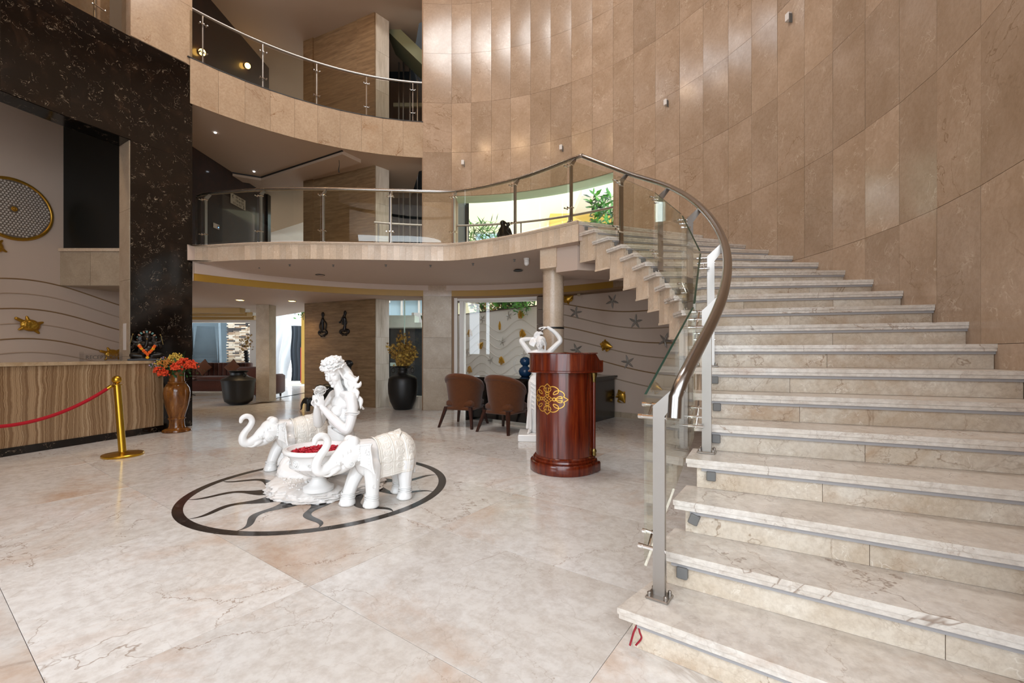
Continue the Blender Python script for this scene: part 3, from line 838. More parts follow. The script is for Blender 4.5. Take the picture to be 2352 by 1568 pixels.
low_path = [(1.0, 6.36, 19*RISE+0.965)] + rail[7:] + [(0.708,1.925,1.06),(0.700,1.915,0.97)]
pth = catmull(top_path, 8)[:-1] + catmull(low_path[:-2], 10) + [np.array(low_path[-2]), np.array(low_path[-1])]
MB().tube(pth, 0.0285, 16).build('handrail', m_steeld, bal, 50)
def glass_panel(p, q, zb0, zb1, zt0, zt1, parent, mat, th=0.006, name='glass_panel'):
    u = (q-p).normalized(); n = Vector((-u.y, u.x))*th
    f = [(p.x-n.x, p.y-n.y), (q.x-n.x, q.y-n.y), (q.x+n.x, q.y+n.y), (p.x+n.x, p.y+n.y)]
    zb = [zb0, zb1, zb1, zb0]; zt = [zt0, zt1, zt1, zt0]
    m = MB(); m.add([(f[i][0], f[i][1], zb[i]) for i in range(4)]+[(f[i][0], f[i][1], zt[i]) for i in range(4)],
                    [(0,3,2,1),(4,5,6,7),(0,1,5,4),(1,2,6,5),(2,3,7,6),(3,0,4,7)])
    me = m.mesh(name); o = link(name, me, mat, parent)
    me.materials.append(m_glasse)
    for i in (1,): me.polygons[i].material_index = 1
    return o
for i in range(len(info)-1):
    p, t, n, z = info[i]; q, t2, n2, z2 = info[i+1]
    pp = p - n*0.072; qq = q - n2*0.072
    u = (qq-pp).normalized(); L_ = (qq-pp).length; e = 0.022
    sl = (z2-z)/L_
    zz0, zz1 = z+sl*e, z2-sl*e
    steps = 1 if abs(z2-z) > 0.01 or i == 6 else 4
    if steps == 1:
        glass_panel(pp+u*e, qq-u*e, zz0+0.10, zz1+0.10, zz0+0.885, zz1+0.885, bal, m_glass)
    else:
        # bent panes along the balcony
        a = i/1.0; P4 = [Vector(v[:2]) for v in catmull([(*(w[0]-w[2]*0.072),) for w in info[max(0,i-1):min(7,i+3)]], 6)]
        i0 = 6 if i > 0 else 0
        seg = P4[i0:i0+7]
        seg[0] = seg[0] + (seg[1]-seg[0]).normalized()*e; seg[-1] = seg[-1] - (seg[-1]-seg[-2]).normalized()*e
        m = MB(); rings = []
        for j, s_ in enumerate(seg):
            d_ = (seg[min(j+1,6)]-seg[max(j-1,0)]).normalized(); nn = Vector((-d_.y, d_.x))*0.006
            rings.append([(s_.x-nn.x,s_.y-nn.y,z+0.03),(s_.x+nn.x,s_.y+nn.y,z+0.03),(s_.x+nn.x,s_.y+nn.y,z+0.885),(s_.x-nn.x,s_.y-nn.y,z+0.885)])
        m.loft(rings, True, True); m.build('glass_panel', m_glass, bal, 30)
p0 = Vector((-5.60,7.86)); 
glass_panel(p0, info[0][0]-info[0][2]*0.072-info[0][1]*0.02, ZL+0.03, ZL+0.03, ZL+0.885, ZL+0.885, bal, m_glass)

# upper balustrade along the drum
ub = thing('upper_balustrade', 'smoked glass balustrade with slim steel posts on the upper curved gallery', 'railing', (0,0,0))
UA = [98.7, 109.8, 121.0, 132.1, 143.2]
UZ = 6.315
for a in UA:
    x, y = ca(a, 5.02); po = MB().tube([(x,y,UZ),(x,y,UZ+0.86)], 0.014, 10).build('baluster_post', m_steel, ub)
    for zc in (0.2, 0.7):
        m = MB(); tdir = Vector((-sin(R(a)), cos(R(a)), 0)); rd = Vector((cos(R(a)), sin(R(a)), 0)); c_ = Vector((x,y,UZ+zc))
        m.tube([c_-tdir*0.06-rd*0.03, c_+tdir*0.06-rd*0.03], 0.007, 8)
        for s in (-1, 0, 1): m.tube([c_+tdir*s*0.055, c_+tdir*s*0.055-rd*0.06], 0.011, 8)
        m.build('glass_clamp', m_chrome, po)
MB().tube([ca(a, 5.02)+(UZ+0.89,) for a in np.linspace(95.8, 146, 40)], 0.026, 14).build('handrail', m_steel, ub, 50)
ends = [96.0] + UA + [145.8]
for a0, a1 in zip(ends, ends[1:]):
    m = MB(); rings = []
    for a in np.linspace(a0+0.25, a1-0.25, 7):
        p, q = ca(a, 4.975), ca(a, 4.987)
        rings.append([p+(UZ,), q+(UZ,), q+(UZ+0.82,), p+(UZ+0.82,)])
    m.loft(rings, True, True); m.build('glass_panel', m_glassd, ub, 30)
# balustrade over the black beam
bb = thing('beam_balustrade', 'smoked glass balustrade above the black marble beam', 'railing', (0,0,0))
bp = [Vector(p) for p in ((-6.02,6.95),(-6.16,6.62),(-6.40,6.0),(-6.60,5.2))]
for a, b in ((0,1),(1,2),(2,3)):
    u = (bp[b]-bp[a]).normalized()
    glass_panel(bp[a]+u*0.02, bp[b]-u*0.02, 6.2, 6.2, 7.05, 7.05, bb, m_glassd)
for p in bp[1:3]:
    po = MB().tube([(p.x-0.06,p.y,6.18),(p.x-0.06,p.y,7.05)], 0.016, 10).build('baluster_post', m_steel, bb)
    m = MB(); m.tube([(p.x-0.03,p.y-0.07,6.42),(p.x+0.03,p.y+0.07,6.40)], 0.009, 8)
    for s in (-1, 1): m.ell((p.x+s*0.03, p.y+s*0.07, 6.41), 0.014)
    m.build('glass_clamp', m_chrome, po)
MB().tube([(p.x-0.06,p.y,7.1) for p in bp], 0.026, 12).build('handrail', m_steel, bb)
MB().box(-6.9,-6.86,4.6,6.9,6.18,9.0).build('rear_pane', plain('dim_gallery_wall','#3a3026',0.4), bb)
# guard rail outside the first-floor window
gr = thing('window_guard_rail', 'steel guard rail with glass behind the first-floor window', 'railing', (0,0,0))
MB().tube([ca(a, 5.22)+(4.13,) for a in np.linspace(108, 47.5, 50)], 0.024, 12).build('handrail', m_steel, gr, 50)
for a in (107, 97, 85.5, 72, 60, 48.6):
    x, y = ca(a, 5.24); po = MB().tube([(x,y,3.05),(x,y,4.11)], 0.016, 8).build('baluster_post', m_white if a in (85.5, 48.6) else m_steel, gr)
    m = MB(); tdir = Vector((-sin(R(a)), cos(R(a)), 0)); c_ = Vector((x,y,3.42))
    m.tube([c_-tdir*0.07, c_+tdir*0.07], 0.008, 8)
    for s in (-1, 1): m.ell(tuple(c_+tdir*s*0.07), 0.015)
    m.build('glass_clamp', m_chrome, po)
for a0, a1 in ((107.5,97.5),(85,72.5),(71.5,60.5),(59.5,48)):
    m = MB(); arc_wall(m, a0, a1, 5.26, 5.268, 3.1, 4.08, 6); m.build('glass_panel', m_glassw, gr)
# ================================================================= SCULPTURE GROUP ON THE MEDALLION
HD = atan2(-0.69, -0.72)
def flat(o, z=0.0):
    for v in o.data.vertices:
        if v.co.z < z: v.co.z = z
def smooth01(x): return np.clip(x, 0, 1)**2*(3-2*np.clip(x, 0, 1))

# ---- elephant
ele = thing('elephant_statue', 'white glazed elephant statue with raised trunk, nearest the camera beside the petal bowl', 'statue', (-1.094,3.79,0.0017), HD, 'pair of white elephants on the medallion')
s = Sculpt()
s.ell((-0.05,0,0.385), (0.255,0.148,0.170), (0, R(3), 0)); s.ell((-0.14,0,0.385), (0.145,0.146,0.172)); s.ell((0.12,0,0.358), (0.13,0.13,0.142)); s.ell((-0.09,0,0.50), (0.12,0.07,0.062))
s.limb([(0.145,0.088,0.33,0.075),(0.150,0.094,0.18,0.058),(0.153,0.094,0.08,0.052),(0.156,0.094,0.05,0.056)])
s.limb([(0.15,-0.085,0.33,0.078),(0.225,-0.09,0.20,0.060),(0.268,-0.09,0.09,0.052),(0.275,-0.09,0.05,0.056)])
s.limb([(-0.155,0.088,0.33,0.085),(-0.150,0.094,0.19,0.062),(-0.150,0.094,0.08,0.050),(-0.148,0.094,0.05,0.054)])
s.limb([(-0.155,-0.088,0.33,0.085),(-0.175,-0.092,0.19,0.060),(-0.195,-0.092,0.08,0.050),(-0.192,-0.092,0.05,0.054)])
for fx, fy in ((0.156,0.094),(0.275,-0.09),(-0.148,0.094),(-0.192,-0.092)):
    s.m.lathe([(0.0,0.0),(0.060,0.0),(0.066,0.01),(0.064,0.03),(0.056,0.055),(0.0,0.06)], 20, None, (fx+0.004, fy, 0))
    for a in (-50, -18, 18, 50): s.ell((fx+0.058*cos(R(a)), fy+0.056*sin(R(a)), 0.016), (0.016,0.017,0.016))
s.limb([(0.12,0,0.42,0.12),(0.22,0,0.44,0.105),(0.30,0,0.45,0.098)])                 # neck
s.ell((0.31,0,0.455), (0.095,0.088,0.10)); s.ell((0.285,0.035,0.535), (0.05,0.045,0.05)); s.ell((0.285,-0.035,0.535), (0.05,0.045,0.05))
s.limb([(0.31,0,0.47,0.082),(0.38,0,0.42,0.066),(0.43,0,0.375,0.054),(0.475,0,0.345,0.046)])
s.limb([(0.30,0,0.385,0.062),(0.37,0,0.335,0.045),(0.43,0,0.305,0.022)])                # lower jaw
trunk = [(0.45,0,0.365,0.050),(0.51,0,0.335,0.044),(0.552,0,0.35,0.040),(0.560,0,0.40,0.037),(0.535,0,0.455,0.034),(0.495,0,0.505,0.031),(0.475,0,0.555,0.029),(0.492,0,0.598,0.028),(0.532,0,0.612,0.027),(0.566,0,0.592,0.024),(0.575,0,0.560,0.018)]
s.limb(trunk, 6)
for sy in (-1, 1):
    s.ell((0.365,0.062*sy,0.432), (0.017,0.010,0.010), (0, R(30), 0)); s.ell((0.372,0.060*sy,0.447), (0.022,0.008,0.005), (0, R(25), 0))
    s.ell((0.33,0.072*sy,0.385), (0.05,0.025,0.05))
    s.limb([(0.405,0.035*sy,0.345,0.022),(0.44,0.043*sy,0.325,0.020)])
s.limb([(-0.265,0,0.44,0.022),(-0.30,0.01,0.34,0.013),(-0.292,0.02,0.24,0.009),(-0.285,0.02,0.19,0.014)])   # tail
s.build('body', m_glaze, ele, 0.0065, 3)
flat(ele.children[0])
# trunk rings
for i, q in enumerate(catmull([np.array(p) for p in trunk[2:9]], 4)[:-1]):
    pass
for sy in (-1, 1):
    MB().tube(catmull([(0.43,0.043*sy,0.330),(0.485,0.052*sy,0.305),(0.53,0.055*sy,0.312)], 5), np.linspace(0.017, 0.003, 11), 10).build('tusk', m_glaze, ele, 60)
    # ear: concave fan
    P = []
    for i in range(11):
        row = []
        for j in range(15):
            u, t = i/10, j/14
            wdt = 0.165 + 0.012*t - 0.035*sin(pi*t)
            cup = 0.055*(u*u) + 0.012*cos(2*pi*t)*u
            x = 0.250 - 0.62*u*wdt + cup + 0.006
            y = sy*(0.090 + 0.86*u*wdt - 0.012*cos(pi*t))
            z = 0.508 + 0.030*u*(1-t) - 0.150*t - 0.045*u*t*t
            row.append((x, y, z))
        P.append(row)
    m = MB(); m.sheet(P, 0.011*sy); edge = [P[0][0]]+[P[i][0] for i in range(1,11)]+[P[10][j] for j in range(1,15)]+[P[i][14] for i in range(9,-1,-1)]
    m.tube(edge, 0.0085, 8); m.build('ear', m_glaze, ele, 50)
    # ear ornament: cluster of flowers, hanging drop
    m = MB()
    P = np.array(P)
    for (iu, jt, r_) in ((5,3,0.013),(6,5,0.015),(7,6,0.012),(5,6,0.011),(8,4,0.010),(4,5,0.009),(7,8,0.009),(6,10,0.008),(6,11,0.010)):
        p = P[iu, jt]; m.ell((p[0]+0.004, p[1]-0.002*sy, p[2]), (r_*0.6, r_, r_), None, 8, 6)
    m.build('ear_ornament', m_glaze, ele, 60)
    # cheek rosette, drop ornaments, head strap
    m = MB()
    m.torus((0.325,0.098*sy,0.375), 0.019, 0.004, (0.25,1*sy,0.1), 20, 6); m.torus((0.326,0.099*sy,0.375), 0.010, 0.003, (0.25,1*sy,0.1), 16, 6); m.ell((0.327,0.099*sy,0.375), 0.006, None, 8, 6)
    m.build('cheek_rosette', m_glaze, ele, 60)
    for (x, y, z) in ((0.405,0.060,0.385),(0.355,0.084,0.468),(0.335,0.089,0.480),(0.385,0.066,0.445),(0.43,0.05,0.40)):
        MB().lathe([(0.0,-0.012),(0.007,-0.008),(0.006,0.0),(0.002,0.014)], 8, None, (x, y*sy, z)).build('drop_ornament', m_glaze, ele, 60)
    m = MB()
    for k in range(7): m.ell((0.262+0.004*sin(k), (0.088+0.005*sin(k*0.5))*sy, 0.51-0.019*k), (0.012,0.012,0.012), None, 8, 6)
    m.build('head_strap', m_glaze, ele, 60)
# forehead plate
m = MB()
for k in range(15):
    t = k/14; x = 0.335+0.105*t; z = 0.533-0.125*t; w = 0.048*sin(pi*(0.15+0.85*t)**0.8)+0.004
    for sy in (-1, 1): m.ell((x, w*sy, z-0.012*abs(w/0.05)), (0.008,0.006,0.008), None, 8, 6)
m.ell((0.365,0,0.505), (0.03,0.026,0.012), None, 12, 8, (0, R(50), 0)); m.ell((0.395,0,0.475), (0.02,0.016,0.010), None, 12, 8, (0, R(50), 0)); m.ell((0.422,0,0.443), 0.010, None, 8, 6)
m.build('forehead_plate', m_glaze, ele, 60)
# embossed saddle cloth
NU, NV = 110, 190
U = np.linspace(0, 1, NU)[:, None]*np.ones((1, NV)); V = np.linspace(-1, 1, NV)[None, :]*np.ones((NU, 1))
X = -0.262 + 0.372*U
phi = V*R(150)
from mathutils.bvhtree import BVHTree
_bo = ele.children[0]; bvh = BVHTree.FromPolygons([v.co for v in _bo.data.vertices], [p.vertices for p in _bo.data.polygons])
aa_ = np.linspace(-pi*0.56, pi*0.56, 41); RRt = np.zeros((NU, 41))
for i in range(NU):
    for j, a in enumerate(aa_):
        d = Vector((0, sin(a), cos(a))); o_ = Vector((float(X[i,0]), 0, 0.378))
        h_ = bvh.ray_cast(o_+d*0.6, -d, 0.6); RRt[i, j] = 0.6-h_[3] if h_[0] is not None else 0.1
for _ in range(6):
    RRt = (RRt + np.roll(RRt,1,1) + np.roll(RRt,-1,1))/3 if False else RRt
    pad = np.pad(RRt, ((1,1),(1,1)), 'edge'); RRt = np.maximum(RRt, (pad[:-2,1:-1]+pad[2:,1:-1]+pad[1:-1,:-2]+pad[1:-1,2:])/4)
RRt = (RRt + RRt[:, ::-1])/2
ang = np.clip(phi, -pi/2, pi/2)
hang = np.clip(np.abs(phi)-pi/2, 0, 9)
bmp = np.zeros_like(U)
for e in (0.03, 0.075, 0.30, 0.34): bmp = np.maximum(bmp, np.exp(-((np.minimum(U, 1-U)-e)/0.010)**2)*(1 if e < 0.2 else 0.7))
for e in (0.02, 0.06, 0.34): bmp = np.maximum(bmp, np.exp(-((1-np.abs(V)-e)/0.007)**2))
for cu in (0.19, 0.50, 0.81):
    for cv in np.arange(-0.92, 0.93, 0.155):
        rr_ = np.hypot((U-cu)*1.0, (V-cv)*1.55)
        th_ = np.arctan2(V-cv, U-cu)
        ring = np.exp(-((rr_-0.085)/0.014)**2) + np.exp(-((rr_-0.045-0.012*np.cos(5*th_))/0.013)**2) + np.exp(-(rr_/0.016)**2)
        bmp = np.maximum(bmp, ring*0.9)
bmp = np.maximum(bmp, 0.5*(np.sin(V*170) > 0.3)*(np.abs(np.minimum(U, 1-U)-0.052) < 0.014))
bmp = np.clip(bmp, 0, 1)*0.0042
ang2 = np.clip(phi, -pi*0.54, pi*0.54)
rr2 = np.stack([np.interp(ang2[i], aa_, RRt[i]) for i in range(NU)]) + 0.007 + bmp*1.25
hang = np.clip(np.abs(phi)-pi*0.54, 0, 9)
Y = rr2*np.sin(ang2) - np.sign(phi)*hang*0.012
Z = 0.378 + rr2*np.cos(ang2) - hang*0.150*(1-0.25*(1-U))
MB().sheet(np.stack([X, Y, Z], 2)).build('saddle_cloth', m_cream, ele, 60)
for (fx, fy) in ((0.156,0.094),(0.273,-0.09),(-0.149,0.094),(-0.193,-0.092)):
    m = MB()
    for z, r_ in ((0.062,0.056),(0.078,0.055),(0.094,0.054),(0.104,0.053)): m.torus((fx,fy,z), r_, 0.005, (0,0,1), 24, 6)
    m.build('anklet', m_glaze, ele, 60)
m = MB(); m.torus((0.16,0.148,0.175), 0.015, 0.003, (0.1,1,0), 16, 6); m.ell((0.13,0.148,0.225), (0.008,0.006,0.012), None, 8, 6)
m.build('leg_medal', m_glaze, ele, 60)
m = MB(); m.tube([(-0.13,-0.05,0.560),(-0.15,0.0,0.577),(-0.13,0.05,0.562),(-0.10,0.075,0.545),(-0.085,0.06,0.556)], [0.010,0.014,0.014,0.012,0.006], 10)
m.build('saddle_pad', m_cream, ele, 60)
dup(ele, (-2.31,4.86,0.0017), HD, 'white glazed elephant statue with raised trunk, standing behind the kneeling maiden')

# ---- kneeling maiden on a rock
mai = thing('maiden_statue', 'white glazed statue of a flower-crowned maiden kneeling on a rock, holding a rose', 'statue', (-1.69,4.32,0.0017), HD)
rg = random.Random(3)
from mathutils import noise as mnoise
def rock_r(th):
    b_ = 1/sqrt((cos(th)/0.50)**2+(sin(th)/0.46)**2)
    return b_*(1+0.10*mnoise.noise((cos(th)*2.2, sin(th)*2.2, 1.3))+0.05*mnoise.noise((cos(th)*6, sin(th)*6, 4.1)))
NT = 220; rings = []
for k_, (fr_, zz) in enumerate(((1.0,0.0),(1.02,0.012),(0.985,0.024),(1.015,0.038),(0.985,0.052),(1.0,0.066),(0.965,0.078),(0.975,0.09),(0.95,0.103),(0.91,0.112),(0.80,0.118),(0.62,0.120),(0.42,0.120),(0.2,0.120))):
    ring = []
    for q in range(NT):
        th = 2*pi*q/NT; r_ = rock_r(th)*fr_
        if fr_ > 0.9: r_ += 0.028*mnoise.noise((cos(th)*9, sin(th)*9, zz*38)) + 0.014*mnoise.noise((cos(th)*24, sin(th)*24, zz*70))
        x, y = 0.15+r_*cos(th), 0.10+r_*sin(th)
        zt = zz*(1-0.30*min(1, max(0, y/0.45)))
        if fr_ < 0.96: zt += 0.012*mnoise.noise((x*14, y*14, 2)) + 0.006*mnoise.noise((x*40, y*40, 5))
        ring.append((x, y, max(0.0, zt)))
    rings.append(ring)
m = MB(); m.loft(rings, True, True); m.build('rock_base', m_rock, mai, 38)
m = MB()
for k in range(210):
    a = rg.uniform(0, 2*pi); r_ = sqrt(rg.random()); x, y = 0.34+0.20*r_*cos(a), 0.14+0.30*r_*sin(a)
    if hypot(x-0.334, y-0.399) < 0.14: continue
    m.ell((x, y, 0.121*(1-0.30*min(1, max(0, y/0.45)))+rg.uniform(-0.006,0.004)), (rg.uniform(0.006,0.015), rg.uniform(0.006,0.015), rg.uniform(0.005,0.010)), None, 6, 4)
tag(m.build('gravel', m_rock, mai, 60), kind='stuff')
def hand(S_, M, curl=1.0, flip=1):
    """palm at the wrist (origin), fingers along +Z, palm faces +X, thumb leaves the side (+Y*flip)"""
    S_.ell((0.0,0.0,0.040), (0.015,0.036,0.046), None, M)
    for i, (y, L_) in enumerate(((0.027,0.072),(0.009,0.080),(-0.009,0.075),(-0.026,0.060))):
        y *= flip; c = curl
        S_.limb([(0.0,y*0.8,0.065,0.0098),(0.004,y,0.085,0.0094),(0.012*c+0.004,y*1.02,0.085+L_*0.38,0.0088),(0.040*c,y,0.085+L_*0.62*(1-0.3*c),0.0082),(0.058*c,y*0.95,0.085+L_*0.62-0.052*c,0.0074)], 4, M, 8)
    S_.limb([(0.004,0.026*flip,0.022,0.012),(0.016,0.044*flip,0.045,0.0105),(0.032,0.042*flip,0.070,0.0088),(0.042,0.030*flip,0.085,0.0078)], 4, M, 8)
def frame(o, z, x):
    z = Vector(z).normalized(); x = Vector(x); x = (x - z*x.dot(z)).normalized(); y = z.cross(x)
    return Matrix(((x.x,y.x,z.x,o[0]),(x.y,y.y,z.y,o[1]),(x.z,y.z,z.z,o[2]),(0,0,0,1)))
def head(S_, M, k=1.0):
    E_ = lambda c, r, rot=None: S_.ell(tuple(x*k for x in c), tuple(x*k for x in r), rot, M)
    Lm = lambda pts: S_.limb([tuple(x*k for x in p) for p in pts], 4, M, 8)
    E_((-0.012,0,0.03),(0.092,0.074,0.088)); E_((0.020,0,-0.025),(0.060,0.056,0.085)); E_((0.034,0,-0.074),(0.042,0.040,0.034)); E_((0.066,0,-0.100),(0.016,0.017,0.014)); E_((0.036,0,0.035),(0.046,0.056,0.046))
    Lm([(0.072,0,0.018,0.007),(0.088,0,-0.015,0.0095),(0.097,0,-0.034,0.011)])
    for y in (-1, 1):
        E_((0.088,0.010*y,-0.039),(0.008,0.007,0.006)); Lm([(0.076,0.012*y,0.020,0.006),(0.071,0.032*y,0.026,0.006),(0.054,0.050*y,0.014,0.004)])
        E_((0.0665,0.029*y,-0.001),(0.012,0.016,0.0085)); E_((0.046,0.032*y,-0.036),(0.026,0.025,0.030)); E_((-0.008,0.073*y,-0.012),(0.020,0.008,0.030))
    E_((0.082,0,-0.060),(0.009,0.020,0.0045)); E_((0.080,0,-0.0715),(0.0085,0.016,0.0055))
b = Sculpt()
b.ell((-0.06,0,0.33), (0.15,0.165,0.15)); b.ell((-0.04,0,0.475), (0.098,0.118,0.12)); b.ell((-0.03,0,0.64), (0.112,0.145,0.15)); b.ell((-0.035,0,0.765), (0.098,0.165,0.085))
for y in (-1, 1):
    b.ell((0.040,0.066*y,0.695), (0.062,0.060,0.062)); b.limb([(-0.03,0.06*y,0.845,0.045),(-0.04,0.175*y,0.83,0.056)])
b.limb([(-0.03,0,0.81,0.066),(-0.015,0.0,0.87,0.050),(0.005,0.0,0.93,0.043),(0.02,0.0,0.98,0.044)])
LW, RW = (0.175,0.050,0.745), (0.185,-0.050,0.735)
b.limb([(-0.045,0.185,0.825,0.056),(-0.045,0.215,0.70,0.050),(-0.01,0.225,0.56,0.044),(0.02,0.205,0.535,0.044),(0.10,0.125,0.635,0.040),LW+(0.026,)], 5)
b.limb([(-0.035,-0.185,0.825,0.056),(0.03,-0.225,0.70,0.050),(0.085,-0.225,0.575,0.045),(0.115,-0.205,0.555,0.044),(0.155,-0.125,0.640,0.040),RW+(0.027,)], 5)
hand(b, frame(LW, (0.10,-0.10,0.9), (0.1,-1,0)), 0.95, 1)
hand(b, frame(RW, (0.10,0.06,0.9), (0.15,1,0)), 0.95, -1)
HM = Matrix.Translation((0.040,-0.012,1.070)) @ Euler((R(4), R(20), R(40)), 'XYZ').to_matrix().to_4x4()
head(b, HM, 1.17)
b.build('body', m_glaze, mai, 0.0048, 3)
# hair: cap and long wavy locks swept back to the near shoulder
hr = Sculpt()
hr.ell((-0.030,0,0.040), (0.098,0.094,0.100), None, HM); hr.ell((-0.060,0.01,-0.03), (0.066,0.080,0.090), None, HM)
hr.ell((-0.085,0.055,0.98), (0.045,0.06,0.09), (0,0,0.4)); hr.ell((-0.11,0.09,0.89), (0.035,0.07,0.08)); hr.ell((-0.14,0.06,0.77), (0.02,0.09,0.10))
rg = random.Random(8)
for k in range(44):
    f = k/43; a = R(100 + 165*f); x0, y0 = 0.086*cos(a), 0.086*sin(a)
    sp2 = 1.0+0.16*(k % 3)/2; p0 = HM @ Vector((x0*1.08-0.015, y0*1.08, 0.06)); p1 = HM @ Vector((x0*1.22*sp2-0.035, y0*1.22*sp2+0.01, -0.05))
    ex, ey, ez = -0.185+0.05*rg.random(), 0.25-0.29*f+rg.uniform(-0.02,0.02), 0.70+0.10*rg.random()
    if k < 15: ex, ey, ez = -0.05-0.02*rg.random(), 0.17+0.06*rg.random(), 0.78+0.03*rg.random()
    q = [(p0.x,p0.y,p0.z,0.015),(p1.x,p1.y,p1.z,0.0155)]; ph = rg.uniform(0,6)
    for j_ in range(1, 7):
        t = j_/6; w = 0.020*sin(j_*1.9+ph)
        q.append((p1.x+(ex-p1.x)*t**0.8+w, p1.y+(ey-p1.y)*t**0.7+0.014*cos(j_*1.7+ph), p1.z+(ez-p1.z)*t, 0.0145-0.009*t))
    hr.limb(q, 5, None, 8)
for k in range(7):   # strands framing the near side of the face
    p = HM @ Vector((0.045-0.016*k, 0.076, 0.045)); q = HM @ Vector((0.010-0.016*k, 0.088, -0.055)); e = HM @ Vector((-0.02-0.02*k, 0.098+0.008*k, -0.135))
    hr.limb([(p.x,p.y,p.z,0.012),(q.x,q.y,q.z,0.013),(e.x,e.y,e.z,0.009)], 4, None, 8)
for (a_, b_, c_, d_) in (((-0.06,0.08,1.03),(-0.10,0.135,0.985),(-0.115,0.165,1.0),(-0.12,0.185,1.025)), ((-0.08,0.10,0.96),(-0.12,0.165,0.935),(-0.13,0.20,0.955),(-0.128,0.215,0.975)), ((-0.07,0.12,0.90),(-0.10,0.19,0.875),(-0.095,0.215,0.85),(-0.09,0.222,0.82)), ((-0.10,0.12,0.84),(-0.13,0.20,0.80),(-0.125,0.225,0.76),(-0.12,0.225,0.72))):
    hr.limb([a_+(0.034,), b_+(0.026,), c_+(0.016,), d_+(0.006,)], 5, None, 8)
hr.build('hair', m_glaze, mai, 0.0042, 1)
# wreath of small flowers
wr_ = Sculpt(); rg = random.Random(5)
for k in range(24):
    a = 2*pi*k/24; 
    for lay in range(3):
        rad = 0.118 - 0.014*lay; zz = 0.050+0.028*lay
        c_ = HM @ Vector((rad*cos(a+lay*0.13)-0.012, rad*0.86*sin(a+lay*0.13), zz+rg.uniform(-0.006,0.006)))
        for q in range(4):
            b2 = q*pi/2+k; wr_.ell((c_.x+0.012*cos(b2), c_.y+0.012*sin(b2), c_.z+rg.uniform(-0.006,0.010)), (0.0135,0.0115,0.006), (rg.uniform(-1.2,1.2), rg.uniform(-1.2,1.2), rg.uniform(0,3)))
for k in range(46):
    a = rg.uniform(0, 6.3); r_ = 0.075*sqrt(rg.random()); c_ = HM @ Vector((r_*cos(a)-0.014, r_*0.9*sin(a), 0.138-0.35*r_+rg.uniform(-0.004,0.014)))
    wr_.limb([(c_.x-0.014*cos(a),c_.y-0.014*sin(a),c_.z,0.009),(c_.x,c_.y+0.006,c_.z+0.010,0.010),(c_.x+0.016*cos(a+1),c_.y+0.016*sin(a+1),c_.z-0.002,0.007)], 3, None, 6)
wr_.build('flower_wreath', m_glaze, mai, 0.0035, 0)
# bodice, skirt with folds
dr = Sculpt()
dr.ell((-0.03,0,0.60), (0.116,0.150,0.10)); dr.ell((-0.045,0,0.44), (0.108,0.128,0.13))
for y in (-1, 1): dr.ell((0.042,0.066*y,0.678), (0.068,0.064,0.050))
dr.ell((0.02,0,0.665), (0.075,0.12,0.045))
dr.ell((-0.08,0,0.28), (0.19,0.20,0.17)); dr.ell((-0.12,0.02,0.16), (0.25,0.24,0.12))
dr.limb([(-0.05,0.10,0.30,0.13),(0.12,0.14,0.26,0.12),(0.22,0.14,0.18,0.10)]); dr.limb([(-0.05,-0.10,0.30,0.13),(0.20,-0.15,0.25,0.125),(0.38,-0.19,0.19,0.10)])
dr.limb([(0.38,-0.19,0.17,0.10),(0.42,-0.12,0.13,0.09),(0.34,0.02,0.12,0.07)])
rg = random.Random(2)
for k in range(9):
    a = R(-60+15*k)
    dr.limb([(0.02+0.08*cos(a),0.09*sin(a),0.40,0.016),(0.18+0.1*cos(a),-0.08+0.2*sin(a),0.33,0.020),(0.36+0.07*cos(a*2),-0.16+0.12*sin(a),0.22,0.024),(0.46,-0.14+0.17*sin(a),0.10,0.02)], 5, None, 8)
for k in range(7):
    z = 0.40+0.022*k
    dr.limb([(0.055,-0.10,z,0.012),(0.078,0.0,z-0.015,0.015),(0.03,0.115,z-0.06,0.013),(-0.10,0.125,z-0.13,0.014)], 5, None, 8)
for k in range(5):
    dr.limb([(0.40,-0.05-0.03*k,0.14,0.02),(0.34,0.08,0.125-0.01*k,0.022),(0.25+0.03*k,0.20,0.115,0.016)], 5, None, 8)
do = dr.build('dress', m_glaze, mai, 0.0068, 2); flat(do, 0.03)
m = MB()
m.tube([(-0.045+0.062*cos(t), 0.215+0.060*sin(t), 0.695+0.006*sin(2*t)) for t in np.linspace(0, 2*pi, 25)], 0.008, 8)
m.tube([(-0.045+0.064*cos(t), 0.215+0.062*sin(t), 0.677+0.006*sin(3*t)) for t in np.linspace(0, 2*pi, 25)], 0.006, 8)
m.build('armband', m_glaze, mai, 60)
# rose with leaves in the hands
m = MB(); RC = Vector((0.185,0.020,0.905))
RQ = Vector((0,0,1)).rotation_difference(Vector((0.55,0.45,0.75))).to_matrix().to_4x4(); RMx = Matrix.Translation(RC) @ RQ
for lay in range(5):
    n_ = (2,3,4,5,6)[lay]; rad = 0.011+0.0095*lay
    for q in range(n_):
        a = 2*pi*q/n_+lay*0.9
        P = []
        for i in range(7):
            row = []
            for j in range(9):
                u, w = i/6, (j/8-0.5)*2
                el = R(-60)+u*R(118-17*lay); flare = 1+0.28*max(0, u-0.65)*(lay > 1)*2
                aa = a + w*(1.25-0.09*lay)*(1-0.15*u)
                rr_ = rad*cos(el*0.72)*flare
                row.append((rr_*cos(aa), rr_*sin(aa), rad*sin(el)*1.05 + 0.008*(4-lay)*0.6 - 0.010*w*w*u))
            P.append(row)
        m.sheet(P, 0.0022, RMx)
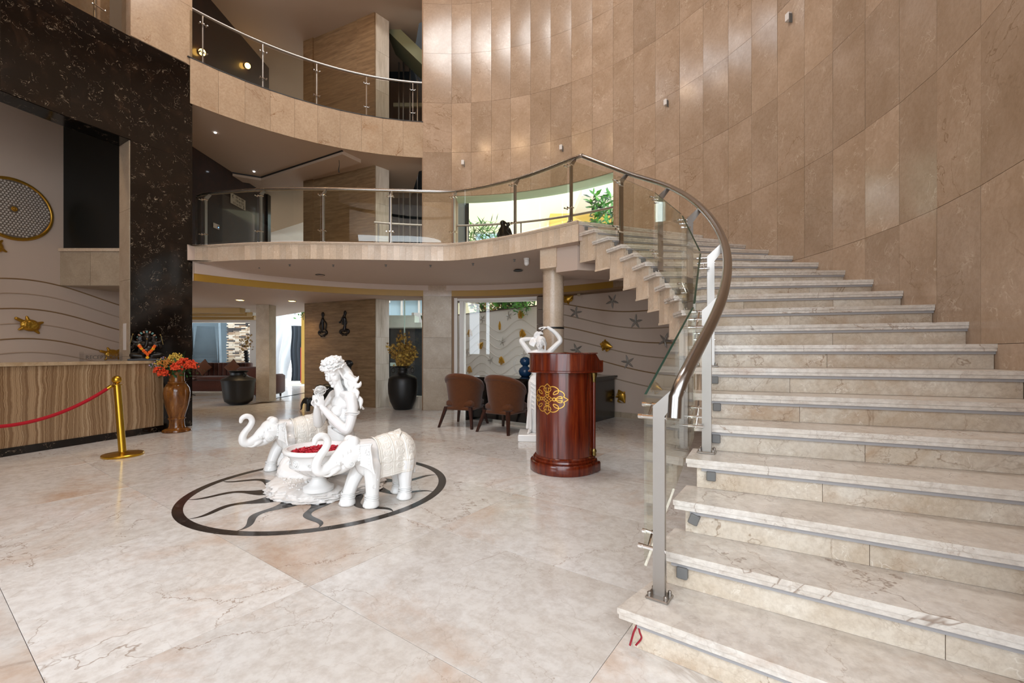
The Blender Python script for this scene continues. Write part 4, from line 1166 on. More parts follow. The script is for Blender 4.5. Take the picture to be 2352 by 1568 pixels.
for a in (0.4, 2.6, 4.3):
    P = []
    for i in range(8):
        t = i/7; w = 0.016*sin(pi*t)
        c_ = RC + Vector((cos(a), sin(a), 0))*(0.025+0.055*t) + Vector((0,0,-0.012+0.025*t*t)); n_ = Vector((-sin(a), cos(a), 0))
        P.append([tuple(c_-n_*w), tuple(c_+Vector((0,0,-0.003))), tuple(c_+n_*w)])
    m.sheet(P, 0.002)
m.tube([tuple(RC+Vector((0,0,-0.02))), (0.20,0.0,0.84), (0.205,-0.005,0.74)], 0.008, 8)
m.ell((0.195,0.02,0.832), (0.018,0.018,0.026), None, 10, 8)
m.build('rose', m_glaze, mai, 60)

# ---- fluted bowl of petals
bowl = thing('petal_bowl', 'white fluted pedestal bowl standing on the rock before the maiden', 'bowl', (-1.655,3.80,0.080))
BP = [(0.0,0.0),(0.118,0.0),(0.125,0.008),(0.125,0.034),(0.118,0.042),(0.095,0.050),(0.070,0.075),(0.056,0.105),(0.066,0.125),(0.078,0.130)]
MB().lathe(BP+[(0.0,0.131)], 40).build('foot', m_glaze, bowl, 40)
rings = []
for z, r_ in ((0.13,0.078),(0.15,0.118),(0.175,0.160),(0.20,0.190),(0.222,0.210)):
    rings.append([((r_*(1+0.028*cos(20*a)))*cos(a), (r_*(1+0.028*cos(20*a)))*sin(a), z) for a in np.linspace(0, 2*pi, 160, endpoint=False)])
MB().loft(rings, True, True).build('fluted_basin', m_glaze, bowl, 40)
MB().lathe([(0.20,0.222),(0.226,0.222),(0.228,0.232),(0.212,0.238),(0.222,0.300),(0.236,0.312),(0.238,0.322),(0.246,0.330),(0.268,0.336),(0.278,0.350),(0.276,0.366),(0.264,0.374),(0.246,0.372),(0.236,0.350),(0.19,0.31),(0.0,0.30)], 56, None, (0,0,0), False).build('rim', m_glaze, bowl, 50)
for k in range(8):
    a = 2*pi*k/8 + R(-118); M_ = Matrix.Rotation(a, 4, 'Z') @ Matrix.Translation((0.218,0,0.268)) @ Matrix.Rotation(R(90), 4, 'Y')
    m = MB()
    if k % 2 == 0:
        m.torus((0,0,0), 0.031, 0.005, (0,0,1), 20, 6, M_)
        for q in range(5): m.ell((0.014*cos(q*1.2566), 0.014*sin(q*1.2566), 0.003), (0.010,0.010,0.006), M_, 8, 6)
        m.ell((0,0,0.006), 0.005, M_, 8, 6); m.build('rosette', m_glaze, bowl, 60)
    else:
        for sx in (-1, 1):
            m.tube([(0.006+0.018*(1-t/9)*cos(t*sx*1.0), sx*0.040+0.018*(1-t/9)*sin(t*sx*1.0), 0.001) for t in np.linspace(0, 8, 30)], 0.0035, 6, True, M_)
            m.tube([(0.015*sx*0.2, sx*0.045+sx*0.006*t, 0.0) for t in range(5)], 0.004, 6, True, M_)
        m.build('scroll_ornament', m_glaze, bowl, 60)
m = MB(); rg = random.Random(6)
for k in range(900):
    a = rg.uniform(0, 2*pi); r_ = 0.22*sqrt(rg.random()); 
    z = 0.335 + 0.016*(1-(r_/0.22)**2) + rg.uniform(-0.004,0.006)
    M_ = Matrix.Translation((r_*cos(a), r_*sin(a), z)) @ Euler((rg.uniform(-0.9,0.9), rg.uniform(-0.9,0.9), rg.uniform(0,6.3))).to_matrix().to_4x4()
    q = rg.uniform(0.007,0.012)
    m.add([(-q,-q*0.5,0),(0,-q*0.7,0.003),(q,-q*0.2,0.001),(q*0.5,q*0.7,0.004),(-q*0.5,q*0.6,0.002)], [(0,1,2,3,4)], M_)
m.lathe([(0.0,0.31),(0.215,0.31),(0.222,0.328),(0.12,0.340),(0.0,0.345)], 32)
po = m.build('flower_petals', m_petal, None, None, (-1.655,3.80,0.080))
tag(po, 'red flower petals heaped in the white pedestal bowl', 'petals', None, 'stuff')

# ================================================================= CARYATID BEHIND THE LECTERN
cy = thing('dancer_statue', 'white statue of a woman with raised arms on a square plinth behind the lectern', 'statue', (0.40,6.50,0), R(-94))
MB().bbox(-0.25,0.25,-0.30,0.30,0,0.095,0.008).build('plinth', m_glaze, cy)
# local: +X faces the viewer, +Y is the viewer's right
c2 = Sculpt()
c2.ell((0,0,1.02), (0.095,0.135,0.12)); c2.ell((0,0,1.17), (0.095,0.135,0.12)); c2.ell((-0.005,0,1.255), (0.08,0.15,0.06)); c2.ell((0,0,0.86), (0.105,0.145,0.10))
for y in (-1, 1): c2.ell((0.07,0.062*y,1.17), (0.055,0.055,0.055))
c2.limb([(0,0,1.27,0.05),(0.01,0.01,1.32,0.042)])
c2.limb([(0,-0.155,1.275,0.045),(0,-0.225,1.37,0.040),(0.0,-0.265,1.435,0.036),(-0.02,-0.20,1.455,0.033),(-0.035,-0.10,1.462,0.026)])
c2.limb([(0,0.155,1.275,0.045),(0.0,0.25,1.37,0.040),(0.0,0.305,1.440,0.037),(0.0,0.235,1.545,0.032),(0.0,0.13,1.625,0.024)])
hand(c2, frame((0.0,0.12,1.627), (0,-1,0.02), (0,-0.2,-1)), 0.5, 1); hand(c2, frame((-0.035,-0.10,1.462), (0.1,1,0.05), (1,0,0.2)), 0.5, -1)
H2 = Matrix.Translation((0.03,0.015,1.395)) @ Euler((R(-8), R(10), R(-18)), 'XYZ').to_matrix().to_4x4()
head(c2, H2, 0.86)
c2.limb([(0.01,-0.08,0.82,0.085),(0.03,-0.10,0.50,0.060),(0.0,-0.11,0.15,0.038)]); c2.limb([(0.01,0.08,0.82,0.085),(0.03,0.09,0.50,0.060),(0.0,0.08,0.15,0.038)])
for y in (-0.13, 0.09): c2.limb([(0.0,y,0.13,0.034),(0.07,y-0.015,0.115,0.026),(0.14,y-0.03,0.105,0.016)])
c2.build('body', m_glaze, cy, 0.006, 2)
h3 = Sculpt(); h3.ell((-0.02,0,0.035), (0.075,0.073,0.072), None, H2); h3.ell((-0.02,-0.07,0.02), (0.045,0.045,0.045), None, H2)
for k in range(5): h3.limb([(-0.02,-0.055-0.012*k,1.47,0.014),(0.03,-0.10-0.01*k,1.43-0.01*k,0.014),(0.045,-0.06-0.005*k,1.40-0.012*k,0.012)], 4, None, 8)
for k in range(6):
    h3.limb([tuple(H2 @ Vector((0.045-0.012*k,0.03,0.075)))+(0.014,), tuple(H2 @ Vector((0.02-0.012*k,0.075,0.0)))+(0.014,), (0.03-0.015*k,0.085,1.30,0.012), (0.03-0.02*k,0.085,1.22,0.008)], 4, None, 8)
for y0_ in (-0.045, 0.0): h3.limb([(-0.01,y0_+0.02,1.45,0.026),(-0.01,y0_-0.015,1.505,0.026),(0.0,y0_+0.015,1.55,0.024),(0.0,y0_+0.045,1.535,0.016)], 5, None, 10)
h3.build('hair', m_glaze, cy, 0.005, 1)
sk = Sculpt(); sk.ell((0,0,0.84), (0.115,0.155,0.08)); sk.limb([(0,0,0.82,0.13),(-0.01,0,0.5,0.135),(-0.02,0,0.15,0.13)])
for k in range(16):
    a = 2*pi*k/16; x, y = 0.115*cos(a), 0.150*sin(a)
    sk.limb([(x*0.85,y*0.85,0.86,0.016),(x+0.012*sin(k),y+0.02*cos(k*2),0.55,0.022),(x*1.05,y*1.1+0.012*sin(k*3),0.16,0.022)], 4, None, 8)
for k in range(7): sk.limb([(0.09,-0.12,0.84-0.06*k,0.014),(0.125,-0.03,0.79-0.06*k,0.016),(0.09,0.10,0.84-0.055*k,0.014)], 4, None, 8)
so = sk.build('skirt', m_glaze, cy, 0.0065, 1); flat(so, 0.096)

# ================================================================= SEATED IDOL ON THE COUNTER
m_idol = plain('dark_bronze', '#1b1611', 0.35, 0.3, var=0.5, vs=30); m_teal = plain('verdigris_enamel', '#4f807b', 0.4); m_copper = plain('worn_copper', '#8a5f45', 0.4, 0.3)
ido = thing('deity_statue', 'dark bronze elephant-headed seated idol with a marigold garland on the reception counter', 'statue', (-5.715,6.95,1.135), R(-50))
# local: +X toward the viewer, +Y to the viewer's right
g = Sculpt()
g.ell((0,0,0.03), (0.10,0.20,0.035)); g.ell((0.0,0,0.16), (0.085,0.105,0.095)); g.ell((0,0,0.25), (0.065,0.11,0.06))
g.limb([(0,-0.08,0.09,0.05),(0.03,-0.17,0.085,0.045),(0.06,-0.06,0.07,0.04)]); g.limb([(0,0.08,0.09,0.05),(0.03,0.17,0.085,0.045),(0.06,0.06,0.07,0.04)])
g.ell((0.01,0,0.345), (0.06,0.06,0.06)); g.ell((0.0,-0.075,0.34), (0.015,0.045,0.05)); g.ell((0.0,0.075,0.34), (0.015,0.045,0.05)); g.ell((0,0,0.405), (0.035,0.035,0.03))
g.limb([(0.05,0,0.35,0.026),(0.075,0.0,0.29,0.021),(0.08,-0.012,0.23,0.018),(0.08,-0.035,0.20,0.013)])
for y in (-1, 1):
    g.limb([(0,0.10*y,0.27,0.028),(0.0,0.165*y,0.30,0.022),(0.02,0.185*y,0.37,0.017)]); g.limb([(0.02,0.10*y,0.25,0.028),(0.04,0.165*y,0.20,0.022),(0.07,0.15*y,0.25,0.018)])
g.build('body', m_idol, ido, 0.006, 2)
MB().bbox(-0.09,0.10,-0.23,0.23,0,0.028,0.006).build('base', plain('slate_base', '#2b2f35', 0.5), ido)
for k in range(11):
    a = R(-10+20*k); M_ = Matrix.Translation((-0.01, 0.105*cos(a), 0.345+0.105*sin(a))) @ Matrix.Rotation(a, 4, 'X')
    MB().bbox(-0.008,0.008,-0.016,0.018,-0.012,0.012,0.003,M_).build('halo_tile', m_teal if k % 2 else m_copper, ido)
for y in (-1, 1):
    m = MB(); m.tube([(0.03,0.20*y,0.25),(0.03,0.17*y,0.40)], 0.005, 8); m.ell((0.03,0.165*y,0.405), 0.013, None, 8, 6); m.build('held_staff', m_brass, ido, 60)
m = MB(); m.ell((0.085,0,0.335), (0.008,0.012,0.012), None, 8, 6); m.ell((0.085,-0.09,0.235), (0.006,0.026,0.026), None, 12, 8); m.build('brass_ornament', m_brass, ido, 60)
m_mg = plain('marigold_orange', '#e8641a', 0.7, var=0.3, vs=120); m_my = plain('marigold_yellow', '#eda915', 0.7, var=0.25, vs=120)
gar = thing('marigold_garland', 'orange and yellow marigold garland hanging in a V on the idol', 'garland', (-5.715,6.95,1.135), R(-50))
def pompom(mb, c, r_, rg, n=22):
    mb.ell(c, r_*0.75, None, 10, 7)
    for q in range(n):
        z = rg.uniform(-1, 1); a = rg.uniform(0, 2*pi); s_ = sqrt(1-z*z)
        d = Vector((s_*cos(a), s_*sin(a), z)); mb.ell(tuple(Vector(c)+d*r_*0.78), r_*0.3, None, 6, 4)
rg = random.Random(9)
for (y, z, kind) in ((-0.088,0.225,0),(-0.065,0.185,1),(-0.042,0.155,0),(-0.020,0.125,0),(0.092,0.225,0),(0.072,0.185,1),(0.050,0.155,0),(0.030,0.128,0),(0.004,0.095,0),(0.004,0.050,1),(-0.075,0.205,0),(0.082,0.205,0)):
    m = MB(); pompom(m, (0.118,y,z), 0.024, rg); m.build('marigold', m_my if kind else m_mg, gar, 60)
# ================================================================= LECTERN
lec = thing('lectern', 'polished mahogany lectern with rounded front and gold arabesque emblem', 'lectern', (0.56,4.82,0), R(-130.6))
def uplan(r, d, n=28):
    return [(r*cos(a), r*sin(a)) for a in np.linspace(-pi/2, pi/2, n)] + [(-d, r), (-d, -r)]
def ustack(m, levels, d):
    """levels: (radius, z)"""
    m.loft([[(p[0], p[1], z) for p in uplan(r, d+(r-0.30)*0.6)] for r, z in levels], True, True)
m = MB(); ustack(m, [(0.352,0.0),(0.362,0.012),(0.362,0.095),(0.356,0.108),(0.33,0.115)], 0.12); m.build('base', m_mahog, lec, 40)
m = MB(); ustack(m, [(0.33,0.112),(0.335,0.125),(0.328,0.14),(0.315,0.145),(0.318,0.155),(0.31,0.166),(0.30,0.17)], 0.12); m.build('base_moulding', m_mahog, lec, 40)
m = MB(); ustack(m, [(0.30,0.165),(0.30,1.06)], 0.12); m.build('body', m_mahog, lec, 40)
m = MB()
m.loft([[(p[0], p[1], z) for p in [(r_*cos(a), r_*sin(a)) for a in np.linspace(-pi/2, pi/2, 28)]+[(-0.05,r_),(-0.05,-r_)]] for r_, z in ((0.37,1.06),(0.37,1.243))], True, True)
m.loft([[(-0.05,0.37*s,1.06),(-0.05,0.37*s,1.243),(-0.13,0.37*s,1.175),(-0.13,0.37*s,1.06)] for s in (-1,1)], True, True)
m.box(-0.20,-0.13,-0.37,0.37,1.06,1.175)
m.build('desk_top', m_mahog, lec, 40)
m = MB(); ustack(m, [(0.372,1.046),(0.386,1.052),(0.386,1.066),(0.372,1.072)], 0.115); m.build('lower_moulding', m_mahog, lec, 40)
m = MB(); m.loft([[(p[0], p[1], z) for p in [(r_*cos(a), r_*sin(a)) for a in np.linspace(-pi/2, pi/2, 28)]+[(-0.052,r_),(-0.052,-r_)]] for r_, z in ((0.384,1.243),(0.390,1.249),(0.384,1.256))], True, True); m.build('upper_moulding', m_mahog, lec, 40)
for sy in (-1, 1):
    c = (-0.10, 0.318*sy)
    MB().tube([(c[0],c[1],0.24),(c[0],c[1],0.95)], 0.016, 10).build('side_column', m_mahog, lec, 50)
    m = MB(); m.lathe([(0.022,0.17),(0.026,0.18),(0.020,0.20),(0.028,0.215),(0.022,0.235),(0.017,0.245)], 14, None, (c[0],c[1],0)); m.build('column_foot', m_brass, lec, 50)
    m = MB(); m.lathe([(0.017,0.945),(0.022,0.955),(0.019,0.975),(0.030,1.01),(0.034,1.04),(0.026,1.046)], 14, None, (c[0],c[1],0)); m.build('column_capital', m_brass, lec, 50)
# emblem strokes laid on the curved front
curves = []
for q in range(4):
    for mi in (-1, 1):
        def tr(pts, q=q, mi=mi):
            o = []
            for x, y in pts:
                x *= mi
                for _ in range(q): x, y = y, -x
                o.append((x, y))
            return o
        curves.append((tr([(0,1.0),(0.06,0.93),(0.12,0.86),(0.17,0.79)]), 1.0))
        curves.append((tr([(0.17,0.79),(0.28,0.83),(0.42,0.79),(0.53,0.68),(0.57,0.57),(0.53,0.42),(0.42,0.33),(0.31,0.31)]), 1.0))
        curves.append((tr([(0.0,0.40),(0.08,0.46),(0.17,0.55),(0.20,0.66),(0.15,0.73),(0.09,0.70),(0.085,0.65)]), 1.0))
        curves.append((tr([(0.0,0.40),(0.045,0.50),(0.075,0.62),(0.05,0.76)]), 0.8))
        curves.append((tr([(0.0,0.27),(0.075,0.30),(0.095,0.37),(0.06,0.43),(0.0,0.45)]), 1.1))
for c in (-0.30,-0.10,0.10,0.30):
    curves.append(([((c-0.30)/2,(c+0.30)/2),((c+0.30)/2,(c-0.30)/2)], 0.8)); curves.append(([((-c-0.30)/2,(c-0.30)/2+0.0),((-c+0.30)/2,(c+0.30)/2)], 0.8))
def emblem(mb, curves, hw, hh, zc, r_, w):
    for pts, k in curves:
        P = catmull(pts, 5) if len(pts) > 2 else [np.array(p) for p in pts]
        L_, R_ = [], []
        for i, p in enumerate(P):
            a, b = P[max(i-1,0)], P[min(i+1,len(P)-1)]
            t = np.array([(b[0]-a[0])*hw, (b[1]-a[1])*hh]); t = t/max(np.hypot(*t), 1e-9); n = np.array([-t[1], t[0]])*w*k
            L_.append((p[0]*hw+n[0], p[1]*hh+n[1])); R_.append((p[0]*hw-n[0], p[1]*hh-n[1]))
        f = lambda q, rr_: (rr_*cos(q[0]/r_), rr_*sin(q[0]/r_), zc+q[1])
        mb.loft([[f(a, r_-0.001), f(a, r_+0.0016), f(b, r_+0.0016), f(b, r_-0.001)] for a, b in zip(L_, R_)], True, True)
m = MB(); emblem(m, curves, 0.225, 0.158, 0.777, 0.30, 0.0042); m.build('gold_emblem', m_golde, lec)

# ================================================================= TUB CHAIRS
def tub_chair(label, loc, rz):
    t = thing('tub_chair', label, 'chair', loc, rz, 'tub chairs before the black desk')
    NP_, NZ = 33, 12; outer_, inner_ = [], []
    topz = lambda f: 0.575 + 0.285*max(0.0, cos(f*0.72))**0.75
    def pt(f, z, inset):
        k = 0.83 + 0.20*min(1, max(0, (z-0.31)/0.5))**1.1
        a, b = 0.315*k-inset, 0.335*k-inset
        return (-b*cos(f)+0.02, a*sin(f)*(1+0.05*(1-cos(f))), z)
    F = np.linspace(-R(118), R(118), NP_)
    for f in F:
        zt = topz(f); zb = 0.315+0.015*(1-cos(f))
        outer_.append([pt(f, zb+(zt-zb)*j/NZ, 0) for j in range(NZ+1)])
        inner_.append([pt(f, zb+(zt-zb)*j/NZ, 0.062) for j in range(NZ+1)])
    rings = [o + i[::-1] for o, i in zip(outer_, inner_)]
    m = MB(); m.loft(rings, True, True); m.build('backrest', m_fab, t, 50)
    m = MB(); m.tube([(lambda p: (p[0], p[1], p[2]+0.006))(pt(f, topz(f), 0.031)) for f in F], [0.050]*NP_, 12); m.ell(pt(F[0], topz(F[0]), 0.031), 0.050); m.ell(pt(F[-1], topz(F[-1]), 0.031), 0.050)
    m.build('top_roll', m_fab, t, 60)
    m = MB(); m.tube([(lambda p: (p[0]*1.005, p[1]*1.005, p[2]-0.035))(pt(f, topz(f), 0.0)) for f in F], 0.006, 6); m.build('piping', m_fab, t, 60)
    m = MB(); m.bbox(-0.24,0.31,-0.245,0.245,0.34,0.455,0.03); m.build('seat', m_fab, t, 50)
    m = MB(); m.bbox(-0.25,0.30,-0.25,0.25,0.29,0.345,0.012); m.build('seat_rail', m_fab, t, 50)
    for sx, sy in ((-1,1),(-1,-1),(1,1),(1,-1)):
        tx, ty = (-0.235 if sx < 0 else 0.255), 0.225*sy
        bx, by = (-0.345 if sx < 0 else 0.335), 0.308*sy
        if sx < 0: MB().loft([[(x+dx*w, y+dy*w, z) for dx, dy in ((-1,-1),(1,-1),(1,1),(-1,1))] for x, y, z, w in ((bx,by,0,0.017),(tx,ty,0.345,0.027))], True, True).build('leg', m_dwood, t)
        else: MB().loft([[(x+dx*w, y+dy*w, z) for dx, dy in ((-1,-1),(1,-1),(1,1),(-1,1))] for x, y, z, w in ((bx,by*0.95,0,0.016),(tx,ty,0.33,0.024))], True, True).build('leg', m_dwood, t)
    return t
ch = tub_chair('brown chenille tub chair on the left, beside the stone pillar', (-0.826,7.71,0), R(69.7))
dup(ch, (-0.108,7.18,0), R(54.6), 'brown chenille tub chair on the right, nearer the white dancer statue')

# ================================================================= BLACK DESK
DRZ = atan2(-0.617, 0.787)
dk = thing('office_desk', 'large black L-shaped desk with glossy top in front of the shell wall', 'desk', (-0.87,8.30,0), DRZ)
MB().bbox(-0.03,1.47,-0.03,0.77,0.79,0.82,0.004).build('desktop', m_ebony, dk)
MB().bbox(1.33,2.07,0.60,2.12,0.79,0.82,0.004).build('return_top', m_ebony, dk)
MB().box(0.02,1.42,0.10,0.13,0.06,0.79).build('modesty_panel', m_ebony, dk)
MB().box(0.0,0.03,0.0,0.74,0.0,0.79).build('end_panel', m_ebony, dk)
MB().box(1.40,1.43,0.0,0.74,0.0,0.79).build('end_panel', m_ebony, dk)
MB().box(2.0,2.03,0.68,2.06,0.0,0.79).build('end_panel', m_ebony, dk)
MB().box(1.42,2.0,0.69,0.72,0.05,0.79).build('front_panel', m_ebony, dk)
MB().box(1.44,1.98,0.75,2.02,0.03,0.72).build('cabinet', m_ebony, dk)
MB().box(0.03,1.40,0.72,0.74,0.55,0.79).build('rear_rail', m_ebony, dk)
# blue gourd vase with wire ring on the desk
m_blue = plain('dark_blue_glaze', '#1d3f63', 0.2, var=0.15, vs=12)
bv = thing('blue_vase', 'dark blue double-gourd vase on the black desk behind the lectern', 'vase', (0.245,8.2,0.82))
MB().lathe([(0.0,0.0),(0.07,0.0),(0.11,0.04),(0.125,0.10),(0.105,0.155),(0.055,0.185),(0.05,0.20),(0.08,0.225),(0.105,0.275),(0.09,0.325),(0.05,0.355),(0.02,0.365),(0.0,0.366)], 28).build('body', m_blue, bv, 60)
m = MB(); m.torus((-0.02,0.05,0.20), 0.195, 0.004, (0,1,0), 40, 6); m.torus((-0.02,0.055,0.20), 0.175, 0.003, (0,1,0), 40, 6); m.build('wire_ring', m_steel, bv, 60)
# round column with dark collar
cl = struct(MB().lathe([(0.165,0.0),(0.165,2.56)], 32, None, (0.655,7.04,0)).build('column_round', m_fascia, None, 40))
MB().lathe([(0.168,1.63),(0.172,1.635),(0.172,1.655),(0.168,1.66)], 32, None, (0.655,7.04,0)).build('column_collar', m_black, cl, 40)
bm_ = MB().prism([(0.43,6.80),(0.66,6.63),(0.90,7.0),(0.66,7.22),(0.5,7.2)], 2.54, 2.84)
hd_ = struct(bm_.build('beam_head', m_fascia))
MB().prism([(0.66,6.66),(0.95,6.45),(2.95,6.9),(2.6,7.6),(0.9,7.15)], 2.46, 2.84).build('beam_stair', m_ceil, hd_)

# ================================================================= STANCHION AND ROPE
def stanchion(label, x, y, tilt):
    t = thing('rope_stanchion', label, 'stanchion', (x, y, 0))
    MB().lathe([(0.0,0.0),(0.20,0.0),(0.205,0.006),(0.205,0.022),(0.198,0.030),(0.06,0.042),(0.045,0.05),(0.0,0.052)], 48).build('base', m_gold, t, 40)
    M_ = Matrix.Rotation(R(tilt), 4, 'Y')
    MB().lathe([(0.0,0.045),(0.039,0.045),(0.037,0.86),(0.0,0.862)], 24, M_).build('post', m_gold, t, 40)
    MB().lathe([(0.0,0.86),(0.058,0.862),(0.058,0.868),(0.02,0.874),(0.016,0.885),(0.0,0.885)], 24, M_).build('collar', m_gold, t, 40)
    MB().ell((0,0,0.93), 0.050, M_, 24, 16).build('ball_finial', m_gold, t, 60)
    return t
stanchion('brass rope stanchion with ball top, leaning slightly before the onyx counter', -4.75, 5.42, -4.6)
st2 = thing('rope_stanchion', 'brass rope stanchion holding the far end of the red rope, left of the view', 'stanchion', (-6.0, 3.95, 0))
for ch_ in bpy.data.objects['rope_stanchion'].children:
    c = ch_.copy(); COL.objects.link(c); c.parent = st2
rpe = thing('velvet_rope', 'red velvet barrier rope with brass end, slung from the brass stanchion', 'rope', (-4.8, 5.4, 0))
A0, B0 = Vector((-4.86,5.39,0.855)), Vector((-6.03,4.02,0.86))
pts = []
for i in range(91):
    t = i/90; p = A0.lerp(B0, t); sag = 0.385*(4*t*(1-t))
    pts.append((p.x+4.8, p.y-5.4, p.z - sag))
MB().tube(pts[2:-2], 0.019, 14).build('rope', m_red, rpe, 60)
for sl in (slice(0,4), slice(-4,None)):
    m = MB(); q = pts[sl]; m.tube(q[:3] if sl.start == 0 else q[1:], 0.021 if True else 0, 12); m.build('end_ferrule', m_gold, rpe, 60)
m = MB(); m.torus((pts[0][0]+0.018, pts[0][1]+0.004, pts[0][2]+0.008), 0.018, 0.004, (0.3,0.8,0), 16, 6); m.build('hook', m_gold, rpe, 60)

# ================================================================= RECEPTION COUNTER
ctr = thing('reception_counter', 'reception counter faced in brown banded onyx on a black plinth', 'counter', (0,0,0))
fr = [(-7.15,2.14),(-6.15,5.33),(-5.59,7.12)]
bk = [(-5.82,7.02),(-6.05,6.78),(-6.55,5.8),(-7.6,2.3)]
MB().prism(fr+bk, 0.10, 1.088).build('body', m_onyx, ctr)
def off_line(P, d): return off_curve(P, d)
MB().prism(off_curve(fr, 0.012)+bk, 0.0, 0.10).build('plinth', m_dark, ctr)
fo = off_curve(fr, 0.03); fo[-1] = (fo[-1][0]+0.012, fo[-1][1]+0.045)
MB().prism(fo+[(-5.80,7.06),(-6.05,6.78),(-6.58,5.8),(-7.63,2.3)], 1.09, 1.135).build('worktop', m_onyxtop, ctr)
# acrylic name stand
nm = thing('counter_sign', 'clear acrylic stand with the word RECEPTION on the counter', 'sign', (-5.93,6.42,1.135), atan2(0.954,0.299))
MB().box(-0.26,0.26,-0.004,0.004,0.0,0.11).build('plate', m_acryl, nm)
for x in (-0.24, 0.24):
    MB().bbox(x-0.022,x+0.022,-0.012,0.012,0,0.135,0.004).build('upright', m_acryl, nm)
def text(name, body, size, mat, parent, M, ext=0.001):
    cu = bpy.data.curves.new(name, 'FONT'); cu.body = body; cu.size = size; cu.align_x = 'CENTER'; cu.align_y = 'CENTER'; cu.extrude = ext
    o = bpy.data.objects.new(name, cu); COL.objects.link(o)
    me = bpy.data.meshes.new_from_object(o.evaluated_get(bpy.context.evaluated_depsgraph_get()))
    bpy.data.objects.remove(o); bpy.data.curves.remove(cu)
    me.materials.clear()
    ob = link(name, me, mat, parent); ob.matrix_local = M
    return ob
text('lettering', 'RECEPTION', 0.075, plain('letter_grey', '#4d463f', 0.5), nm, Matrix.Translation((0,-0.006,0.055)) @ Matrix.Rotation(R(90), 4, 'X'))
# paper notice on the reveal
pn = MB().box(-0.06,0.06,-0.002,0.002,0,0.42).build('paper_notice', m_white, None, None, (-6.115,7.010,1.30), atan2(-0.215,0.345))
tag(pn, 'narrow white paper notice stuck on the stone reveal beside the black column', 'notice')

# ================================================================= BROWN VASE WITH FLOWERS
vs = thing('floor_vase', 'tall polished brown onyx floor vase between counter and black column', 'vase', (-5.36,7.10,0))
MB().lathe([(0.0,0.0),(0.185,0.0),(0.195,0.012),(0.190,0.035),(0.165,0.05),(0.13,0.062)], 36).build('base', m_vase, vs, 45)
MB().lathe([(0.12,0.06),(0.108,0.09),(0.100,0.16),(0.104,0.20),(0.118,0.205),(0.118,0.222),(0.105,0.228),(0.112,0.26),(0.150,0.40),(0.174,0.53),(0.180,0.62),(0.168,0.70),(0.135,0.755),(0.112,0.775),(0.120,0.785),(0.120,0.80),(0.105,0.805),(0.102,0.90),(0.108,0.975),(0.130,0.995),(0.128,1.0),(0.09,1.0),(0.088,0.9),(0.0,0.88)], 40).build('body', m_vase, vs, 45)
fw = thing('flower_arrangement', 'artificial flower bunch in orange, yellow and violet in the brown floor vase', 'flowers', (-5.36,7.10,0.88))
m_or = plain('orange_blossom', '#d9431a', 0.6, var=0.4, vs=60); m_ye = plain('yellow_blossom', '#cfb04a', 0.6, var=0.3, vs=60); m_vi = plain('violet_blossom', '#a58ea6', 0.6, var=0.2); m_am = plain('amber_blossom', '#b9752a', 0.6, var=0.3, vs=60)
rg = random.Random(12)
def blossom(mb, c, r_, n, pr):
    for k in range(n):
        z = rg.uniform(-0.5, 1); a = rg.uniform(0, 2*pi); s_ = sqrt(max(0, 1-z*z)); d = Vector((s_*cos(a), s_*sin(a), z))
        mb.ell(tuple(Vector(c)+d*r_*rg.uniform(0.5,1)), (pr, pr, pr*0.6), None, 6, 4, (rg.uniform(0,3), rg.uniform(0,3), 0))
for (x, y, z, r_, ma, n, pr, nm_) in ((0.20,-0.12,0.20,0.105,m_or,110,0.018,'orange_cluster'),(0.27,-0.05,0.17,0.095,m_or,90,0.018,'orange_cluster'),(0.13,-0.16,0.15,0.095,m_or,90,0.018,'orange_cluster'),(-0.13,-0.18,0.10,0.08,m_or,60,0.018,'orange_cluster'),(-0.05,-0.20,0.06,0.08,m_or,50,0.018,'orange_cluster'),
      (0.0,-0.14,0.18,0.10,m_am,80,0.015,'amber_cluster'),(-0.08,-0.12,0.20,0.10,m_am,80,0.015,'amber_cluster'),(-0.17,-0.10,0.20,0.09,m_ye,60,0.013,'yellow_cluster'),(0.06,-0.08,0.27,0.11,m_ye,80,0.013,'yellow_cluster'),(-0.02,-0.02,0.30,0.09,m_ye,60,0.013,'yellow_cluster'),(-0.25,-0.14,0.19,0.07,m_vi,24,0.011,'violet_cluster'),(-0.16,-0.06,0.27,0.06,m_vi,18,0.011,'violet_cluster')):
    m = MB(); blossom(m, (x, y, z), r_, n, pr); m.tube([(0,0,0),(x*0.5,y*0.5,z*0.6),(x,y,z)], 0.004, 5); m.build(nm_, ma, fw)
def frond(mb, base, d, L_, w, droop=0.3, n=12):
    d = Vector(d).normalized(); s_ = Vector((-d.y, d.x, 0))
    s_ = s_.normalized() if s_.length > 0.05 else Vector((1,0,0))
    prev = None
    for i in range(n):
        t = i/(n-1); c = Vector(base) + d*L_*t + Vector((0,0,-droop*L_*t*t))
        for sg in (-1, 1):
            e = c + s_*sg*w*sin(pi*(0.12+0.85*t)) + d*0.25*w + Vector((0,0,-0.02*t)); f = c + d*(L_/n*0.55)
            mb.add([tuple(c), tuple((c+e)/2+Vector((0,0,0.004))), tuple(e), tuple((f+e)/2)], [(0,1,2,3)])
m = MB()
for k in range(170):
    c = Vector((rg.gauss(0.03,0.13), -0.10+rg.gauss(0,0.06), 0.14+rg.gauss(0,0.06))); d = Vector((rg.uniform(-1,1), rg.uniform(-1,0.3), rg.uniform(-0.2,1))).normalized(); s_ = d.orthogonal().normalized()*0.014
    m.add([tuple(c), tuple(c+d*0.03+s_), tuple(c+d*0.075), tuple(c+d*0.03-s_)], [(0,1,2,3)])
tag(m.build('filler_leaves', m_leafd, fw), kind='stuff')
